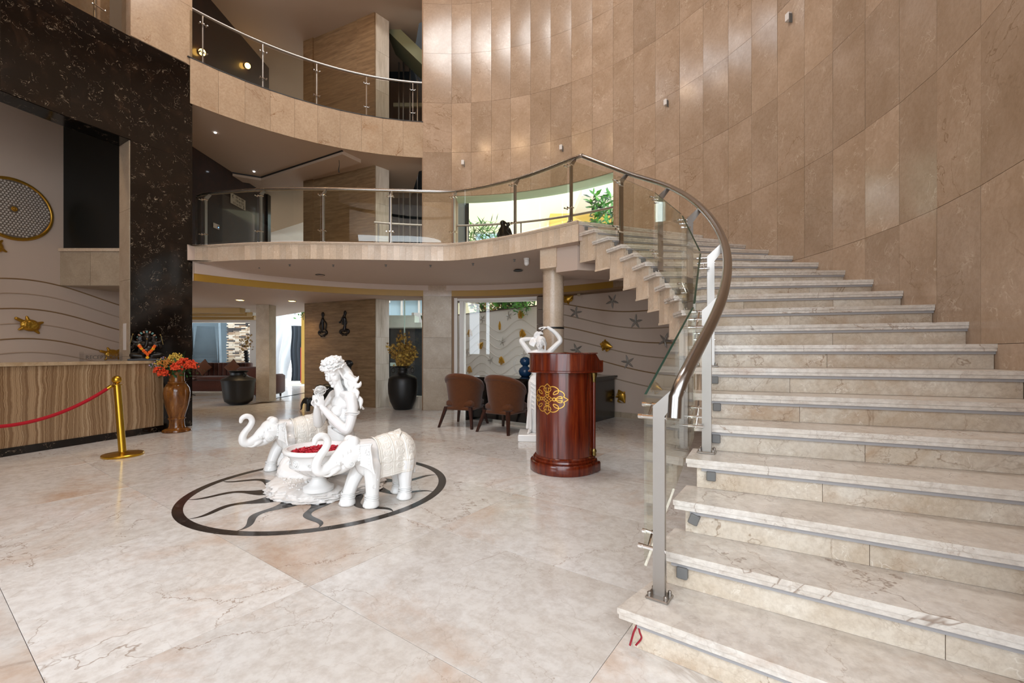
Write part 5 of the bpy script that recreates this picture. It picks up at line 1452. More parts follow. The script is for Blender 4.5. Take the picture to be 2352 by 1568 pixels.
for dv, L_, w in (((0.5,0.1,0.75),0.40,0.06),((0.1,0.2,0.9),0.42,0.07),((1,-0.2,0.12),0.42,0.05),((0.9,0.25,0.2),0.40,0.05),((-0.5,0.1,0.8),0.3,0.05)):
    m = MB(); frond(m, (0.02,0.0,0.12), dv, L_, w); m.build('fern_frond', m_leafd, fw)

# ================================================================= WALL DISC, GOLD TURTLES
p = rp(-0.592, -0.012)
wd = thing('wall_disc', 'large round gold-rimmed disc filled with pearl studs on the reception wall', 'wall decoration', (p[0], p[1], 3.62), atan2(D0.y, D0.x))
# local: x along the wall, -y into the room
MB().torus((0,0,0), 0.485, 0.028, (0,1,0), 56, 8).build('rim', m_goldp, wd, 60)
MB().lathe([(0.0,0.0),(0.48,0.0),(0.48,0.012),(0.0,0.014)], 48, Matrix.Rotation(R(90), 4, 'X')).build('back_plate', plain('disc_grey', '#6d6258', 0.4), wd, 40)
m = MB(); sp = 0.044
for i in range(-12, 13):
    for j in range(-13, 14):
        x, z = (i+0.5*(j % 2))*sp, j*sp*0.866
        if 0.055 < hypot(x, z) < 0.455: m.ell((x, -0.016, z), (0.0185,0.014,0.0185), None, 8, 6)
tag(m.build('pearl_studs', plain('pearl', '#b9b0a6', 0.2), wd, 60), kind='stuff')
m = MB(); m.torus((0,-0.02,0), 0.030, 0.012, (0,1,0), 20, 8); m.ell((0,-0.02,0), 0.022); m.build('centre_boss', m_goldp, wd, 60)
def turtle(name, label, t, z, k, rot):
    p = rp(t, -0.02)
    th = thing(name, label, 'wall decoration', (p[0], p[1], z), atan2(D0.y, D0.x), 'gold turtles on the reception wall')
    M_ = Matrix.Rotation(R(rot), 4, 'Y') @ Matrix.Scale(k, 4)
    s = Sculpt(); s.ell((0,-0.01,0), (0.13,0.05,0.10), None, M_); s.limb([(-0.11,-0.01,0.05,0.028),(-0.19,-0.015,0.08,0.026)], 4, M_)
    for q in range(7): s.ell((0.07*cos(q*0.9), -0.048, 0.05*sin(q*0.9)), (0.032,0.014,0.026), None, M_)
    for (x, zz) in ((-0.10,-0.07),(0.10,-0.08),(0.12,0.06),(-0.05,0.10)): s.limb([(x*0.7,0,zz*0.7,0.035),(x*1.25,-0.005,zz*1.35,0.018)], 3, M_)
    s.build('body', m_goldp, th, 0.008, 1)
turtle('turtle_relief', 'small gold turtle relief on the wavy reception wall, left of the counter top', -0.394, 1.72, 1.0, 8)
turtle('turtle_relief', 'gold turtle relief low on the wall seen through the acrylic sign', 0.795, 1.23, 0.95, -5)
turtle('turtle_relief', 'gold relief at the lower edge of the pearl disc, cut by the frame', -0.80, 2.97, 0.8, 60)

# ================================================================= BLACK URN WITH DRIED LEAVES
ur = thing('floor_urn', 'tall matt black urn with ring handles beside the stone pillar', 'urn', (-2.44,9.92,0))
MB().lathe([(0.0,0.0),(0.175,0.0),(0.20,0.02),(0.275,0.18),(0.315,0.36),(0.322,0.55),(0.310,0.68),(0.275,0.735),(0.19,0.765),(0.135,0.79),(0.112,0.83),(0.108,0.86),(0.118,0.875),(0.118,0.888),(0.108,0.895),(0.112,0.93),(0.165,0.945),(0.175,0.955),(0.165,0.966),(0.09,0.965),(0.085,0.9),(0.0,0.88)], 44).build('body', m_black, ur, 45)
for sx in (-1, 1):
    m = MB(); m.tube([(0.115*sx,0,0.915),(0.19*sx,0,0.945),(0.215*sx,0,0.93)], 0.010, 8); m.build('lug', m_black, ur, 60)
    m = MB(); m.torus((0.215*sx,0,0.868), 0.052, 0.009, (0.5,0.85,0), 24, 8); m.build('ring_handle', m_black, ur, 60)
dl = thing('dried_branches', 'bunch of dried yellow-brown maple leaf branches in the black urn', 'dried plant', (-2.44,9.92,0.88))
rg = random.Random(21)
def maple(mb, c, nrm, r_):
    q = Vector((0,0,1)).rotation_difference(Vector(nrm)).to_matrix().to_4x4(); M_ = Matrix.Translation(c) @ q @ Matrix.Rotation(rg.uniform(0,6.3), 4, 'Z')
    vs_ = [(0,0,0)]
    for k in range(14):
        a = 2*pi*k/14; rr_ = r_*(1.0 if k % 2 == 0 else 0.38)*(0.7 if k == 0 else 1); vs_.append((rr_*cos(a), rr_*sin(a), rg.uniform(-0.15,0.25)*r_))
    mb.add(vs_, [(0, 1+k, 1+(k+1) % 14) for k in range(14)], M_)
leafb, leafy, stm = MB(), MB(), MB()
for k in range(30):
    a = rg.uniform(0, 2*pi); sp_ = rg.uniform(0.03, 0.34); h_ = rg.uniform(0.35, 0.98)*(1.05-0.35*sp_/0.34)
    tip = Vector((sp_*1.15*cos(a), sp_*cos(a+1.57)*-0.8, h_))
    mid = Vector((tip.x*0.35, tip.y*0.35, h_*0.55))
    P = catmull([(0.03*cos(a),0.03*sin(a),0.02), tuple(mid), tuple(tip)], 5); stm.tube(P, [0.005-0.003*i/len(P) for i in range(len(P))], 5)
    for j in range(24):
        t = rg.uniform(0.18, 1.0); b_ = P[min(int(t*(len(P)-1)), len(P)-1)]
        c = Vector(b_) + Vector((rg.gauss(0,0.05), rg.gauss(0,0.05), rg.gauss(0,0.04)))
        maple(leafy if rg.random() < 0.25+0.25*(abs(c.x) > 0.25) else leafb, c, (rg.uniform(-1,1), -1.0, rg.uniform(-0.6,0.9)), rg.uniform(0.028,0.055))
stm.build('stems', m_stem, dl)
tag(leafb.build('brown_leaves', m_dry, dl), kind='stuff'); tag(leafy.build('yellow_leaves', m_dryy, dl), kind='stuff')

# ================================================================= SHAFT WALL DECORATION, DARK ELEPHANTS
def on_shaft(u, z, off=0.03):
    a, b = Vector(A_), Vector(B_); t = (b-a).normalized(); n = Vector((t.y, -t.x)); p = a.lerp(b, u)+n*off
    return (p.x, p.y, z), atan2(t.y, t.x)
def wall_figure(label, u, z, flute):
    loc, rz = on_shaft(u, z); th = thing('wall_sculpture', label, 'wall sculpture', loc, rz, 'cross-legged metal figures on the travertine wall')
    s = Sculpt(); k = 1.0
    s.ell((0.02 if flute else 0.0,0,0.53), (0.045,0.025,0.062)); s.limb([(0.01 if flute else 0,0,0.47,0.022),(0,0,0.38,0.02)])
    s.limb([(0.0,0,0.40,0.045),(0.02 if flute else 0.0,0,0.25,0.032),(0.0,0,0.13,0.05)])
    s.limb([(0,0,0.13,0.034),(-0.11,0,0.11,0.036),(-0.10,0,0.05,0.028),(0.06,0,0.0,0.016)]); s.limb([(0,0,0.13,0.034),(0.12,0,0.11,0.036),(0.10,0,0.05,0.028),(-0.06,0,0.0,0.016)])
    if flute:
        s.limb([(-0.02,0,0.39,0.022),(-0.065,0,0.27,0.020),(-0.075,0,0.42,0.016)]); s.limb([(0.03,0,0.39,0.025),(0.06,0,0.28,0.02),(-0.03,0,0.26,0.016),(-0.06,0,0.33,0.014)]); s.limb([(-0.02,0,0.49,0.012),(-0.13,0,0.33,0.014),(-0.145,0,0.315,0.028)])
    else:
        s.limb([(-0.03,0,0.39,0.022),(-0.10,0,0.26,0.018),(-0.075,0,0.12,0.016)]); s.limb([(0.03,0,0.39,0.022),(0.115,0,0.30,0.018),(0.085,0,0.14,0.016)])
    s.build('figure', plain('figure_metal_%d' % flute, '#1c1411', 0.4, 0.4, var=0.4, vs=20), th, 0.007, 1)
wall_figure('dark metal seated figure with hands on knees on the travertine wall', 0.285, 1.665, 0)
wall_figure('dark metal seated figure playing a flute on the travertine wall', 0.595, 1.675, 1)
def small_elephant(label, x, y, k, rz):
    th = thing('carved_elephant', label, 'sculpture', (x, y, 0), rz, 'dark carved elephants by the travertine wall')
    M_ = Matrix.Scale(k, 4); s = Sculpt()
    s.ell((0,0,0.36), (0.27,0.16,0.19), None, M_); s.ell((0.24,0,0.40), (0.13,0.11,0.13), None, M_)
    for x_, y_ in ((0.16,0.09),(0.16,-0.09),(-0.16,0.09),(-0.16,-0.09)): s.limb([(x_,y_,0.30,0.075),(x_*1.05,y_,0.0,0.062)], 3, M_)
    s.limb([(0.33,0,0.40,0.06),(0.40,0,0.25,0.045),(0.41,0,0.10,0.032),(0.44,0,0.05,0.025)], 5, M_)
    for y_ in (-1, 1): s.ell((0.18,0.13*y_,0.40), (0.07,0.025,0.10), None, M_)
    s.limb([(-0.26,0,0.42,0.02),(-0.30,0,0.25,0.015)], 3, M_)
    o = s.build('body', m_black, th, 0.012*k+0.003, 1); flat(o)
small_elephant('large dark carved elephant against the travertine wall behind the maiden', -4.22, 10.2, 1.0, R(160))
small_elephant('small dark carved elephant at the foot of the travertine wall', -4.36, 9.72, 0.55, R(200))
hb = thing('carved_bust', 'dark carved bust on a tall stand half hidden behind the maiden', 'sculpture', (-3.62,9.9,0))
s = Sculpt(); s.ell((0,0,1.02), (0.075,0.085,0.07)); s.ell((-0.03,0,1.06), (0.09,0.07,0.04)); s.limb([(0,0,0.95,0.04),(0,0,0.80,0.035),(0,0,0.55,0.09),(0,0,0.3,0.07)]); s.build('bust', m_black, hb, 0.01, 1)
MB().lathe([(0.0,0),(0.14,0.0),(0.14,0.03),(0.04,0.06),(0.04,0.30),(0.0,0.31)], 20).build('stand', m_black, hb, 45)

# ================================================================= LOUNGE
pc = struct(MB().prism([(-6.58,11.42),(-6.24,11.42),(-6.24,11.74),(-6.58,11.74)], 0, 2.5).build('pillar_lounge', m_pillar))
for z0, z1 in ((0,0.78),(0.78,1.62),(1.62,2.5)): strip((-6.58,11.42),(-6.24,11.42), z0, z1, m_pillar, 'pillar_slab', pc, 0.012)
pt_ = thing('metal_pot', 'very large dark metal pot with side rings standing before the lounge pillar', 'pot', (-6.70,10.88,0))
MB().lathe([(r_*0.9, z_*0.9) for r_, z_ in [(0.0,0.0),(0.22,0.01),(0.33,0.09),(0.36,0.2),(0.40,0.58),(0.42,0.66),(0.395,0.70),(0.25,0.76),(0.20,0.80),(0.195,0.86),(0.235,0.90),(0.245,0.915),(0.20,0.915),(0.17,0.86),(0.0,0.8)]], 44).build('body', m_black, pt_, 45)
for a in (R(-20), R(160)):
    m = MB(); m.torus((0.225*cos(a),0.225*sin(a)-0.03,0.735), 0.045, 0.012, (0.5,0.8,0), 20, 8); m.build('ring_handle', m_black, pt_, 60)
sf = thing('sofa', 'long dark brown channel-back sofa under the lounge window', 'sofa', (-10.2,14.0,0))
MB().bbox(-1.9,1.9,-0.45,0.35,0.08,0.42,0.03).build('seat_base', m_sofa, sf, 50)
for x0 in (-1.75,-0.6,0.55): MB().bbox(x0,x0+1.14,-0.48,0.12,0.42,0.54,0.035).build('seat_cushion', m_sofa, sf, 50)
m = MB()
for i in range(26): m.bbox(-1.85+i*0.142,-1.71+i*0.142,0.10,0.36,0.42,0.95,0.03)
m.build('channel_back', m_sofa, sf, 50)
for x in (-1.98,1.76): MB().bbox(x,x+0.22,-0.48,0.36,0.08,0.66,0.05).build('armrest', m_sofa, sf, 50)
for x in (-1.8,1.8):
    for y in (-0.38,0.28): MB().box(x-0.03,x+0.03,y-0.03,y+0.03,0,0.09).build('leg', m_dwood, sf)
def cushion(label, x, y, z, k):
    P = []
    for i in range(11):
        row = []
        for j in range(11):
            u, v = i/5-1, j/5-1; d = (1-u*u)*(1-v*v)
            row.append((u*0.19*(1-0.08*(1-v*v)), -0.08*d**0.5, v*0.19*(1-0.08*(1-u*u))))
        P.append(row)
    m = MB(); M_ = Matrix.Rotation(R(45), 4, 'Y'); m.sheet(P, 0, M_); Q = [[(a[0], 0.03+abs(a[1])*0.6, a[2]) for a in r_] for r_ in P]; m.sheet(Q, 0, M_)
    o = m.build('cushion', m_cush, None, 60, (x, y, z)); o.rotation_euler = (R(-14), 0, 0)
    tag(o, label, 'cushion', 'cushions on the lounge sofa')
cushion('brown square cushion standing on its corner at the middle of the sofa', -9.62, 13.84, 0.815, 1); cushion('brown square cushion on the sofa beside the dark metal pot', -8.72, 13.84, 0.815, 1)
ac = thing('armchair', 'dark brown armchair half hidden behind the lounge pillar, by the bright doorway', 'armchair', (-7.08,12.55,0), R(180))
MB().bbox(-0.42,0.42,-0.42,0.42,0.10,0.44,0.03).build('seat', m_sofa, ac, 50); MB().bbox(-0.44,0.44,0.26,0.48,0.30,0.88,0.06).build('backrest', m_sofa, ac, 50)
for x in (-0.48,0.30): MB().bbox(x,x+0.18,-0.42,0.40,0.10,0.66,0.05).build('armrest', m_sofa, ac, 50)
for x in (-0.36,0.36):
    for y in (-0.34,0.36): MB().lathe([(0.022,0.0),(0.032,0.10)], 10, None, (x,y,0)).build('leg', m_dwood, ac)
tb = thing('side_table', 'small round glass-topped side table in front of the lounge sofa', 'table', (-9.55,13.0,0))
MB().lathe([(0,0.50),(0.30,0.50),(0.30,0.515),(0,0.515)], 32).build('tabletop', m_glassw, tb, 40); MB().lathe([(0.03,0.03),(0.028,0.50)], 14).build('stem', m_black, tb, 40)
m = MB()
for a in (0.3,2.4,4.5): m.tube([(0,0,0.09),(0.14*cos(a),0.14*sin(a),0.05),(0.24*cos(a),0.24*sin(a),0.013)], 0.013, 8)
m.build('tripod_foot', m_black, tb, 60)
sv = thing('twisted_vase', 'slender black ribbed floor vase with dried flowers beside the lounge window', 'vase', (-9.0,15.2,0))
m = MB(); m.lathe([(0.07+0.02*sin(z*70), z) for z in np.linspace(0, 1.35, 60)], 18, Matrix(((1,0,-0.08,0),(0,1,0,0),(0,0,1,0),(0,0,0,1)))); m.build('body', m_black, sv, 60)
m = MB()
for k in range(70): maple(m, Vector((-0.10+rg.gauss(0,0.09), rg.gauss(0,0.07), 1.62+rg.gauss(0,0.14))), (rg.uniform(-1,1),-1,rg.uniform(-1,1)), rg.uniform(0.03,0.06))
m.build('dried_flowers', m_dry, sv)
# ================================================================= WALL RELIEFS
def starfish_mesh(k, seed):
    m = MB(); rg = random.Random(seed); 
    rings = []; n = 60
    for s_, h in ((1.0,0.0),(0.86,0.35),(0.55,0.75),(0.2,1.0)):
        ring = []
        for i in range(n):
            a = 2*pi*i/n; q = abs(((a*5/(2*pi)+0.5) % 1)-0.5)*2   # 0 arm axis, 1 valley
            bend = 0.25*sin(2*(int(a*5/(2*pi)+0.5) % 5)+seed)
            r_ = k*(0.22+0.78*(1-q)**1.7)*s_
            aa = a + bend*(r_/k)**2*0.35
            ring.append((r_*cos(aa+1.57), -0.022*h*(0.55+0.45*(1-q)) - 0.001, r_*sin(aa+1.57)))
        rings.append(ring)
    m.loft(rings, True, True)
    for j in range(5):
        a = 1.57+2*pi*j/5
        for t in (0.25,0.4,0.55,0.68): m.ell((k*t*cos(a), -0.020+0.008*t, k*t*sin(a)), (0.007,0.006,0.007), None, 6, 4)
    return m
def shell_mesh(kind):
    m = MB()
    if kind == 0:      # conch: stepped spire, knobbed shoulder, drawn-out canal
        Mx = Matrix.Rotation(R(90), 4, 'Y'); Sc = Matrix.Translation((0,-0.004,0)) @ Matrix.Scale(0.55, 4, (0,1,0))
        m.lathe([(0.0,-0.125),(0.016,-0.115),(0.030,-0.100),(0.027,-0.097),(0.046,-0.080),(0.042,-0.076),(0.064,-0.056),(0.060,-0.052),(0.088,-0.022),(0.092,-0.005),(0.086,0.03),(0.070,0.065),(0.046,0.10),(0.026,0.135),(0.012,0.16),(0.0,0.165)], 22, Sc @ Mx)
        for i in range(7):
            a = R(-150+50*i); m.ell((-0.020, -0.05*abs(sin(a*0.5+1.57))-0.008, 0.098*sin(a*0.62)), (0.017,0.016,0.020), None, 8, 6)
        for i in range(5): m.ell((-0.058, -0.035, -0.055+0.028*i), (0.010,0.010,0.012), None, 8, 6)
        m.loft([[(x, -0.030-0.020*sin(pi*t), -0.02-0.045*sin(pi*t)) , (x, -0.012, -0.075*sin(pi*t)-0.015), (x, -0.045*sin(pi*t)-0.008, -0.10*sin(pi*t)-0.012)] for t, x in ((q/8, 0.0+0.15*q/8) for q in range(9))], True, True)
    else:              # upright spindle
        m.lathe([(0.0,-0.12),(0.03,-0.115),(0.048,-0.08),(0.050,-0.06),(0.045,-0.055),(0.054,-0.03),(0.056,0.0),(0.05,0.04),(0.034,0.08),(0.018,0.12),(0.0,0.15)], 16, Matrix.Scale(0.5, 4, (0,1,0)))
    return m
def relief(name, label, loc, rz, mesh, mat, rot, grp):
    o = link(name, mesh, None, None, loc); o.rotation_euler = Euler((0, rot, 0)).to_matrix().to_4x4().to_euler()
    o.matrix_world = Matrix.Translation(loc) @ Matrix.Rotation(rz, 4, 'Z') @ Matrix.Rotation(rot, 4, 'Y')
    tag(o, label, 'wall relief', grp); return o
sm_ = [starfish_mesh(0.155, s_).mesh('starfish', 40) for s_ in (1, 2, 3)]
for q in sm_: q.materials.append(m_silver)
shm = [shell_mesh(0).mesh('shell', 50), shell_mesh(1).mesh('shell', 50)]
for q in shm: q.materials.append(m_goldp)
star_lab = ['silver starfish right of the round column below the top gold wave line','silver starfish highest on the reception-side wave wall under the stairs','silver starfish standing on the second gold wave line, middle of the wall','silver starfish above the black desk end, in the pale band','silver starfish half covered by the stair side near its lower end','silver starfish just above the lectern top, behind it']
for (a, z), lab, i in zip(((58.4,2.10),(49.5,2.28),(44.0,1.85),(45.8,1.08),(37.3,1.48),(58.2,1.32)), star_lab, range(9)):
    x, y = ca(a, 5.238); relief('starfish_relief', lab, (x, y, z), R(a-90), sm_[i % 3], m_silver, R((15,35,5,-12,25,-20)[i]), 'starfish on the wall under the stairs')
for (a, z, ro), lab in zip(((60.4,2.39,-30),(51.1,1.41,15),(39.5,0.64,20),(47.3,0.43,60)), ('gold whelk shell at the top of the wave wall beside the column','gold whelk shell between the lectern and the stairs, mid height','gold whelk shell low on the wall beside the newel post','gold whelk shell low on the wall at the desk end')):
    x, y = ca(a, 5.23); relief('shell_relief', lab, (x, y, z), R(a-90), shm[0], m_goldp, R(ro), 'gold shells on the wall under the stairs')
# outer court wall
WA, WB = Vector((-1.6,14.44)), Vector((0.683,11.8)); WD = (WB-WA).normalized(); WN = Vector((WD.y, -WD.x)); WZ = atan2(WD.y, WD.x)
def wp_(u, off=0.0):
    p = WA + WD*u + WN*off; return (p.x, p.y)
cw = struct(MB().prism([wp_(-0.3), wp_(5.0), wp_(5.0,-0.15), wp_(-0.3,-0.15)], 0, 2.50).build('wall_garden', m_wave))
MB().prism([wp_(-0.3,0.02), wp_(5.0,0.02), wp_(5.0,-0.17), wp_(-0.3,-0.17)], 2.50, 2.53).build('wall_coping', m_stem, cw)
MB().prism([wp_(-0.3), wp_(-0.3,1.6), wp_(-0.45,1.6), wp_(-0.45)], 0, 2.50).build('wall_return', m_wave, cw)
m_wrib = plain('garden_rib', '#c3b9ae', 0.5)
for n_ in range(8):
    pts = []
    for i in range(90):
        u = -0.2 + i*0.057
        z = 2.02 - 0.245*n_ + 0.155*cos((u-1.05)*2*pi/1.72)*(1 if u > 0.2 else 1)
        q = wp_(u, 0.001)
        if 0.05 < z < 2.46: pts.append((q[0], q[1], z))
    MB().tube(pts, 0.014, 6).build('wave_rib', m_wrib, cw)
outs = ['silver starfish near the top left of the garden wall, under the fern edge','silver starfish at the top of the garden wall beside the right-hand shell','silver starfish at the middle of the garden wall','silver starfish at the left edge of the garden wall','silver starfish low on the garden wall between two gold shells','silver starfish above the blue vase on the garden wall']
for (u, z), lab, i in zip(((1.06,2.30),(2.31,2.32),(2.02,1.58),(0.25,1.29),(1.47,1.05),(2.96,1.20)), outs, range(9)):
    p = wp_(u, 0.004); relief('starfish_relief', lab, (p[0], p[1], z), WZ, sm_[(i+1) % 3], m_silver, R(20*i-30), 'starfish on the garden wall')
outg = ['gold shell at the top of the garden wall, partly under leaves','upright gold spindle shell at the centre of the garden wall','gold shell high at the left edge of the garden wall','gold shell on the garden wall beside the dancer statue','gold shell left of centre on the garden wall','gold shell low on the garden wall, right of centre','gold shell lowest at the left edge of the garden wall']
for (u, z, k_, ro), lab in zip(((2.82,2.32,0,10),(1.90,2.05,1,0),(0.41,1.91,0,40),(2.89,1.80,0,20),(0.97,1.48,0,-40),(1.98,1.05,0,25),(0.39,0.74,0,30)), outg):
    p = wp_(u, 0.006); relief('shell_relief', lab, (p[0], p[1], z), WZ, shm[k_], m_goldp, R(ro), 'gold shells on the garden wall')

# ================================================================= CEILING FITTINGS
SPL = ['leftmost','second from the left','third from the left','middle','fifth from the left','second from the right','rightmost']
for i, (x, y) in enumerate(((-4.56,8.01),(-3.91,7.81),(-3.16,7.85),(-2.23,7.85),(-1.45,7.89),(-0.68,7.74),(0.04,7.41))):
    m = MB(); m.lathe([(0.0,0.0),(0.022,0.0),(0.022,-0.008),(0.008,-0.012),(0.008,-0.026),(0.018,-0.030),(0.018,-0.034),(0.0,-0.035)], 12)
    o = m.build('ceiling_sprinkler', m_grey, None, 50, (x, y, 2.814)); tag(o, 'small metal sprinkler head under the curved balcony, %s of the row' % SPL[i], 'sprinkler', 'sprinkler heads under the balcony')
for (x, y), lab in (((0.11,8.17),'unlit round recessed downlight near the round column'),((-3.72,8.61),'unlit round recessed downlight under the balcony, left of centre')):
    m = MB(); m.lathe([(0.075,0.0),(0.088,0.0),(0.088,-0.006),(0.075,-0.008),(0.062,0.012),(0.0,0.014)], 24); o = m.build('recessed_downlight', m_black, None, 40, (x, y, 2.768)); tag(o, lab, 'ceiling light')
cm = thing('ceiling_camera', 'white dome security camera on the balcony soffit by the column', 'camera', (0.24,7.31,2.812))
MB().lathe([(0.0,0.0),(0.05,0.0),(0.05,-0.025),(0.042,-0.03),(0.042,-0.07),(0.0,-0.075)], 20).build('housing', m_white, cm, 45); MB().ell((0,-0.01,-0.085), 0.042).build('dome', m_white, cm, 60)
bc = thing('wall_camera', 'small beige bullet camera at the top of the wave wall by the column', 'camera', ca(57.2, 5.22)+(2.47,))
m = MB(); m.tube([(0,0,0.03),(-0.02,-0.06,0.0),(-0.05,-0.16,-0.03)], [0.02,0.035,0.035], 12); m.build('housing', plain('beige_plastic', '#9c8767', 0.5), bc, 45)
for (x, y), lab in (((-6.37,10.4),'lit square downlight in the lounge ceiling, nearer the black column'),((-5.25,10.6),'lit square downlight in the lounge ceiling, nearer the travertine wall'),((-10.9,14.2),'lit downlight between the ochre beams over the sofa')):
    th = thing('square_downlight', lab, 'ceiling light', (x, y, 2.5))
    MB().box(-0.075,0.075,-0.075,0.075,-0.008,0.0).build('frame', m_white, th); MB().box(-0.055,0.055,-0.055,0.055,-0.012,-0.008).build('lens', m_lampw, th)
    d = bpy.data.lights.new('downlight_glow', 'SPOT'); d.energy = 40; d.color = (1,0.72,0.4); d.spot_size = R(120); d.spot_blend = 1; d.shadow_soft_size = 0.05
    o = bpy.data.objects.new('downlight_glow', d); COL.objects.link(o); o.location = (x, y, 2.46)
# small ceiling lamps of the upper floors
for (x, y, z, lab, mt) in ((-5.78,8.65,5.545,'tiny cold white ceiling lamp near the column on the first floor',m_ledw),(-6.1,10.5,5.545,'tiny cold white ceiling lamp at the corner of the ceiling border',m_ledw)):
    o = MB().lathe([(0.0,0.0),(0.022,0.0),(0.02,-0.008),(0.0,-0.01)], 14).build('spot_lamp', mt, None, 40, (x, y, z)); tag(o, lab, 'ceiling light')
for (x, y, z, lab) in ((-6.61,11.05,8.40,'round warm globe imitating a lamp reflected in the smoked glass, farther from the column'),(-6.61,9.43,7.64,'round warm globe imitating a lamp reflected in the smoked glass beside the black column')):  # added glowing globes and plates stand in for lamp reflections on the glass
    th = thing('lamp_reflection', lab, 'lamp reflection', (x, y, z)); MB().ell((0.03,0,0), 0.065, None, 18, 12).build('globe', m_lampw, th, 60)
    MB().lathe([(0.0,0.0),(0.05,0.0),(0.05,0.03),(0.0,0.03)], 18, Matrix.Translation((-0.045,0,0)) @ Matrix.Rotation(R(90), 4, 'Y')).build('base_plate', m_black, th, 40)
dw = MB().tube([(0,0,0),(0.01,0,-0.1),(-0.01,0.0,-0.2),(0.0,0,-0.26)], [0.006,0.006,0.01,0.016], 8).build('hanging_cable', m_black, None, 60, (-3.72,9.55,5.40)); tag(dw, 'short loose cable hanging from the first-floor ceiling', 'cable')
# warm lamps high in the atrium (above the frame)
for i, (x, y, z) in enumerate(((-4.6,3.2,9.4),(-5.0,5.2,8.8),(-1.2,0.6,5.0),(-3.6,1.6,9.6),(-3.2,8.4,8.95))):
    d = bpy.data.lights.new('atrium_lamp', 'POINT'); d.energy = (70,60,0,60,20)[i]; d.color = (1,0.66,0.36); d.shadow_soft_size = 0.07
    if d.energy == 0: bpy.data.lights.remove(d); continue
    o = bpy.data.objects.new('atrium_lamp', d); COL.objects.link(o); o.location = (x, y, z)
# lamp washing the reception wall
d = bpy.data.lights.new('reception_lamp', 'SPOT'); d.energy = 60; d.color = (1,0.75,0.5); d.spot_size = R(110); d.spot_blend = 0.8; d.shadow_soft_size = 0.1
o = bpy.data.objects.new('reception_lamp', d); COL.objects.link(o); o.location = (-7.3, 5.6, 5.6); o.rotation_euler = (R(8), R(-12), 0)
# small sensors on the tiled wall
for (a, z), lab in zip(((8.6,5.44),(34.6,5.54),(60.5,5.46),(86.0,5.42)), ('small white sensor box high on the right of the tiled wall','small white sensor box on the tiled wall above the stair railing curve','small white sensor box on the tiled wall left of the handrail peak','small white sensor box on the tiled wall beside the gallery opening')):
    th = thing('wall_sensor', lab, 'sensor', ca(a, 4.945)+(z,), R(a-90))
    MB().bbox(-0.032,0.032,-0.05,0.0,-0.05,0.05,0.006).build('box', m_white, th); MB().box(0.032,0.038,-0.045,0.0,-0.09,0.02).build('bracket', m_grey, th)

# ================================================================= FIRST-FLOOR CORRIDOR DETAILS
sg = thing('room_sign', 'cream room-number sign with black arrows on the dark corridor wall', 'sign', (-6.64,10.76,4.92), R(90))
MB().box(-0.29,0.29,-0.008,0.0,-0.125,0.125).build('plate', plain('sign_cream', '#b9ae9c', 0.5), sg)
m_bk = plain('sign_black', '#14110f', 0.5)
TX = lambda s_, x, z, sz: text('lettering', s_, sz, m_bk, sg, Matrix.Translation((x,-0.0095,z)) @ Matrix.Rotation(R(90), 4, 'X'))
TX('101 to 108', 0.05, 0.080, 0.072); TX('120 to 123', 0.05, 0.0, 0.072); TX('111 to 119', -0.04, -0.082, 0.072)
for x, z, s_ in ((-0.215,0.06,1),(0.215,-0.08,-1)):
    m = MB(); m.loft([[(x+0.028*s_,y,z+0.04),(x+0.004*s_,y,z+0.04),(x-0.024*s_,y,z),(x+0.004*s_,y,z-0.04),(x+0.028*s_,y,z-0.04),(x,y,z)] for y in (-0.0105,-0.0085)], True, True); m.build('arrow', m_bk, sg)
sp_ = thing('switch_plate', 'white switch plate with a blue light on the dark corridor wall', 'switch', (-6.645,9.97,4.10), R(90))
MB().bbox(-0.10,0.10,-0.012,0.0,-0.055,0.055,0.003).build('plate', m_white, sp_); MB().bbox(0.03,0.075,-0.018,-0.01,-0.03,0.03,0.003).build('rocker', m_grey, sp_); MB().ell((0.052,-0.019,-0.012), 0.010).build('indicator', m_led, sp_, 60)
pg = thing('bird_sculpture', 'dark bronze sculpture of two embracing birds on the balcony edge', 'sculpture', (-0.13,7.42,ZL))
PGM = Matrix.Scale(0.78, 4)
s = Sculpt()
s.limb([(0,0,0.0,0.10),(0,0,0.12,0.105),(-0.01,0,0.27,0.075),(-0.03,0,0.36,0.05)], 5, PGM); s.ell((-0.035,0,0.41), (0.055,0.05,0.055), None, PGM); s.limb([(0.0,-0.01,0.42,0.03),(0.045,-0.01,0.405,0.012)], 5, PGM)
s.limb([(0.05,0.03,0.25,0.06),(0.07,0.02,0.34,0.035)], 5, PGM); s.ell((0.085,0.02,0.385), (0.045,0.04,0.045), None, PGM); s.limb([(0.11,0.02,0.385,0.02),(0.13,0.02,0.36,0.008)], 5, PGM)
s.limb([(-0.06,0,0.29,0.035),(-0.12,0.0,0.17,0.03),(-0.15,0.0,0.06,0.012)], 5, PGM); s.limb([(0.10,0,0.27,0.035),(0.14,0.0,0.18,0.03),(0.18,0.0,0.09,0.012)], 5, PGM); s.limb([(0.06,-0.04,0.22,0.035),(0.14,-0.04,0.13,0.012)], 5, PGM)
s.build('birds', m_idol, pg, 0.008, 1); MB().lathe([(0,0),(0.11,0),(0.11,0.012),(0,0.014)], 24).build('base', m_black, pg, 40)
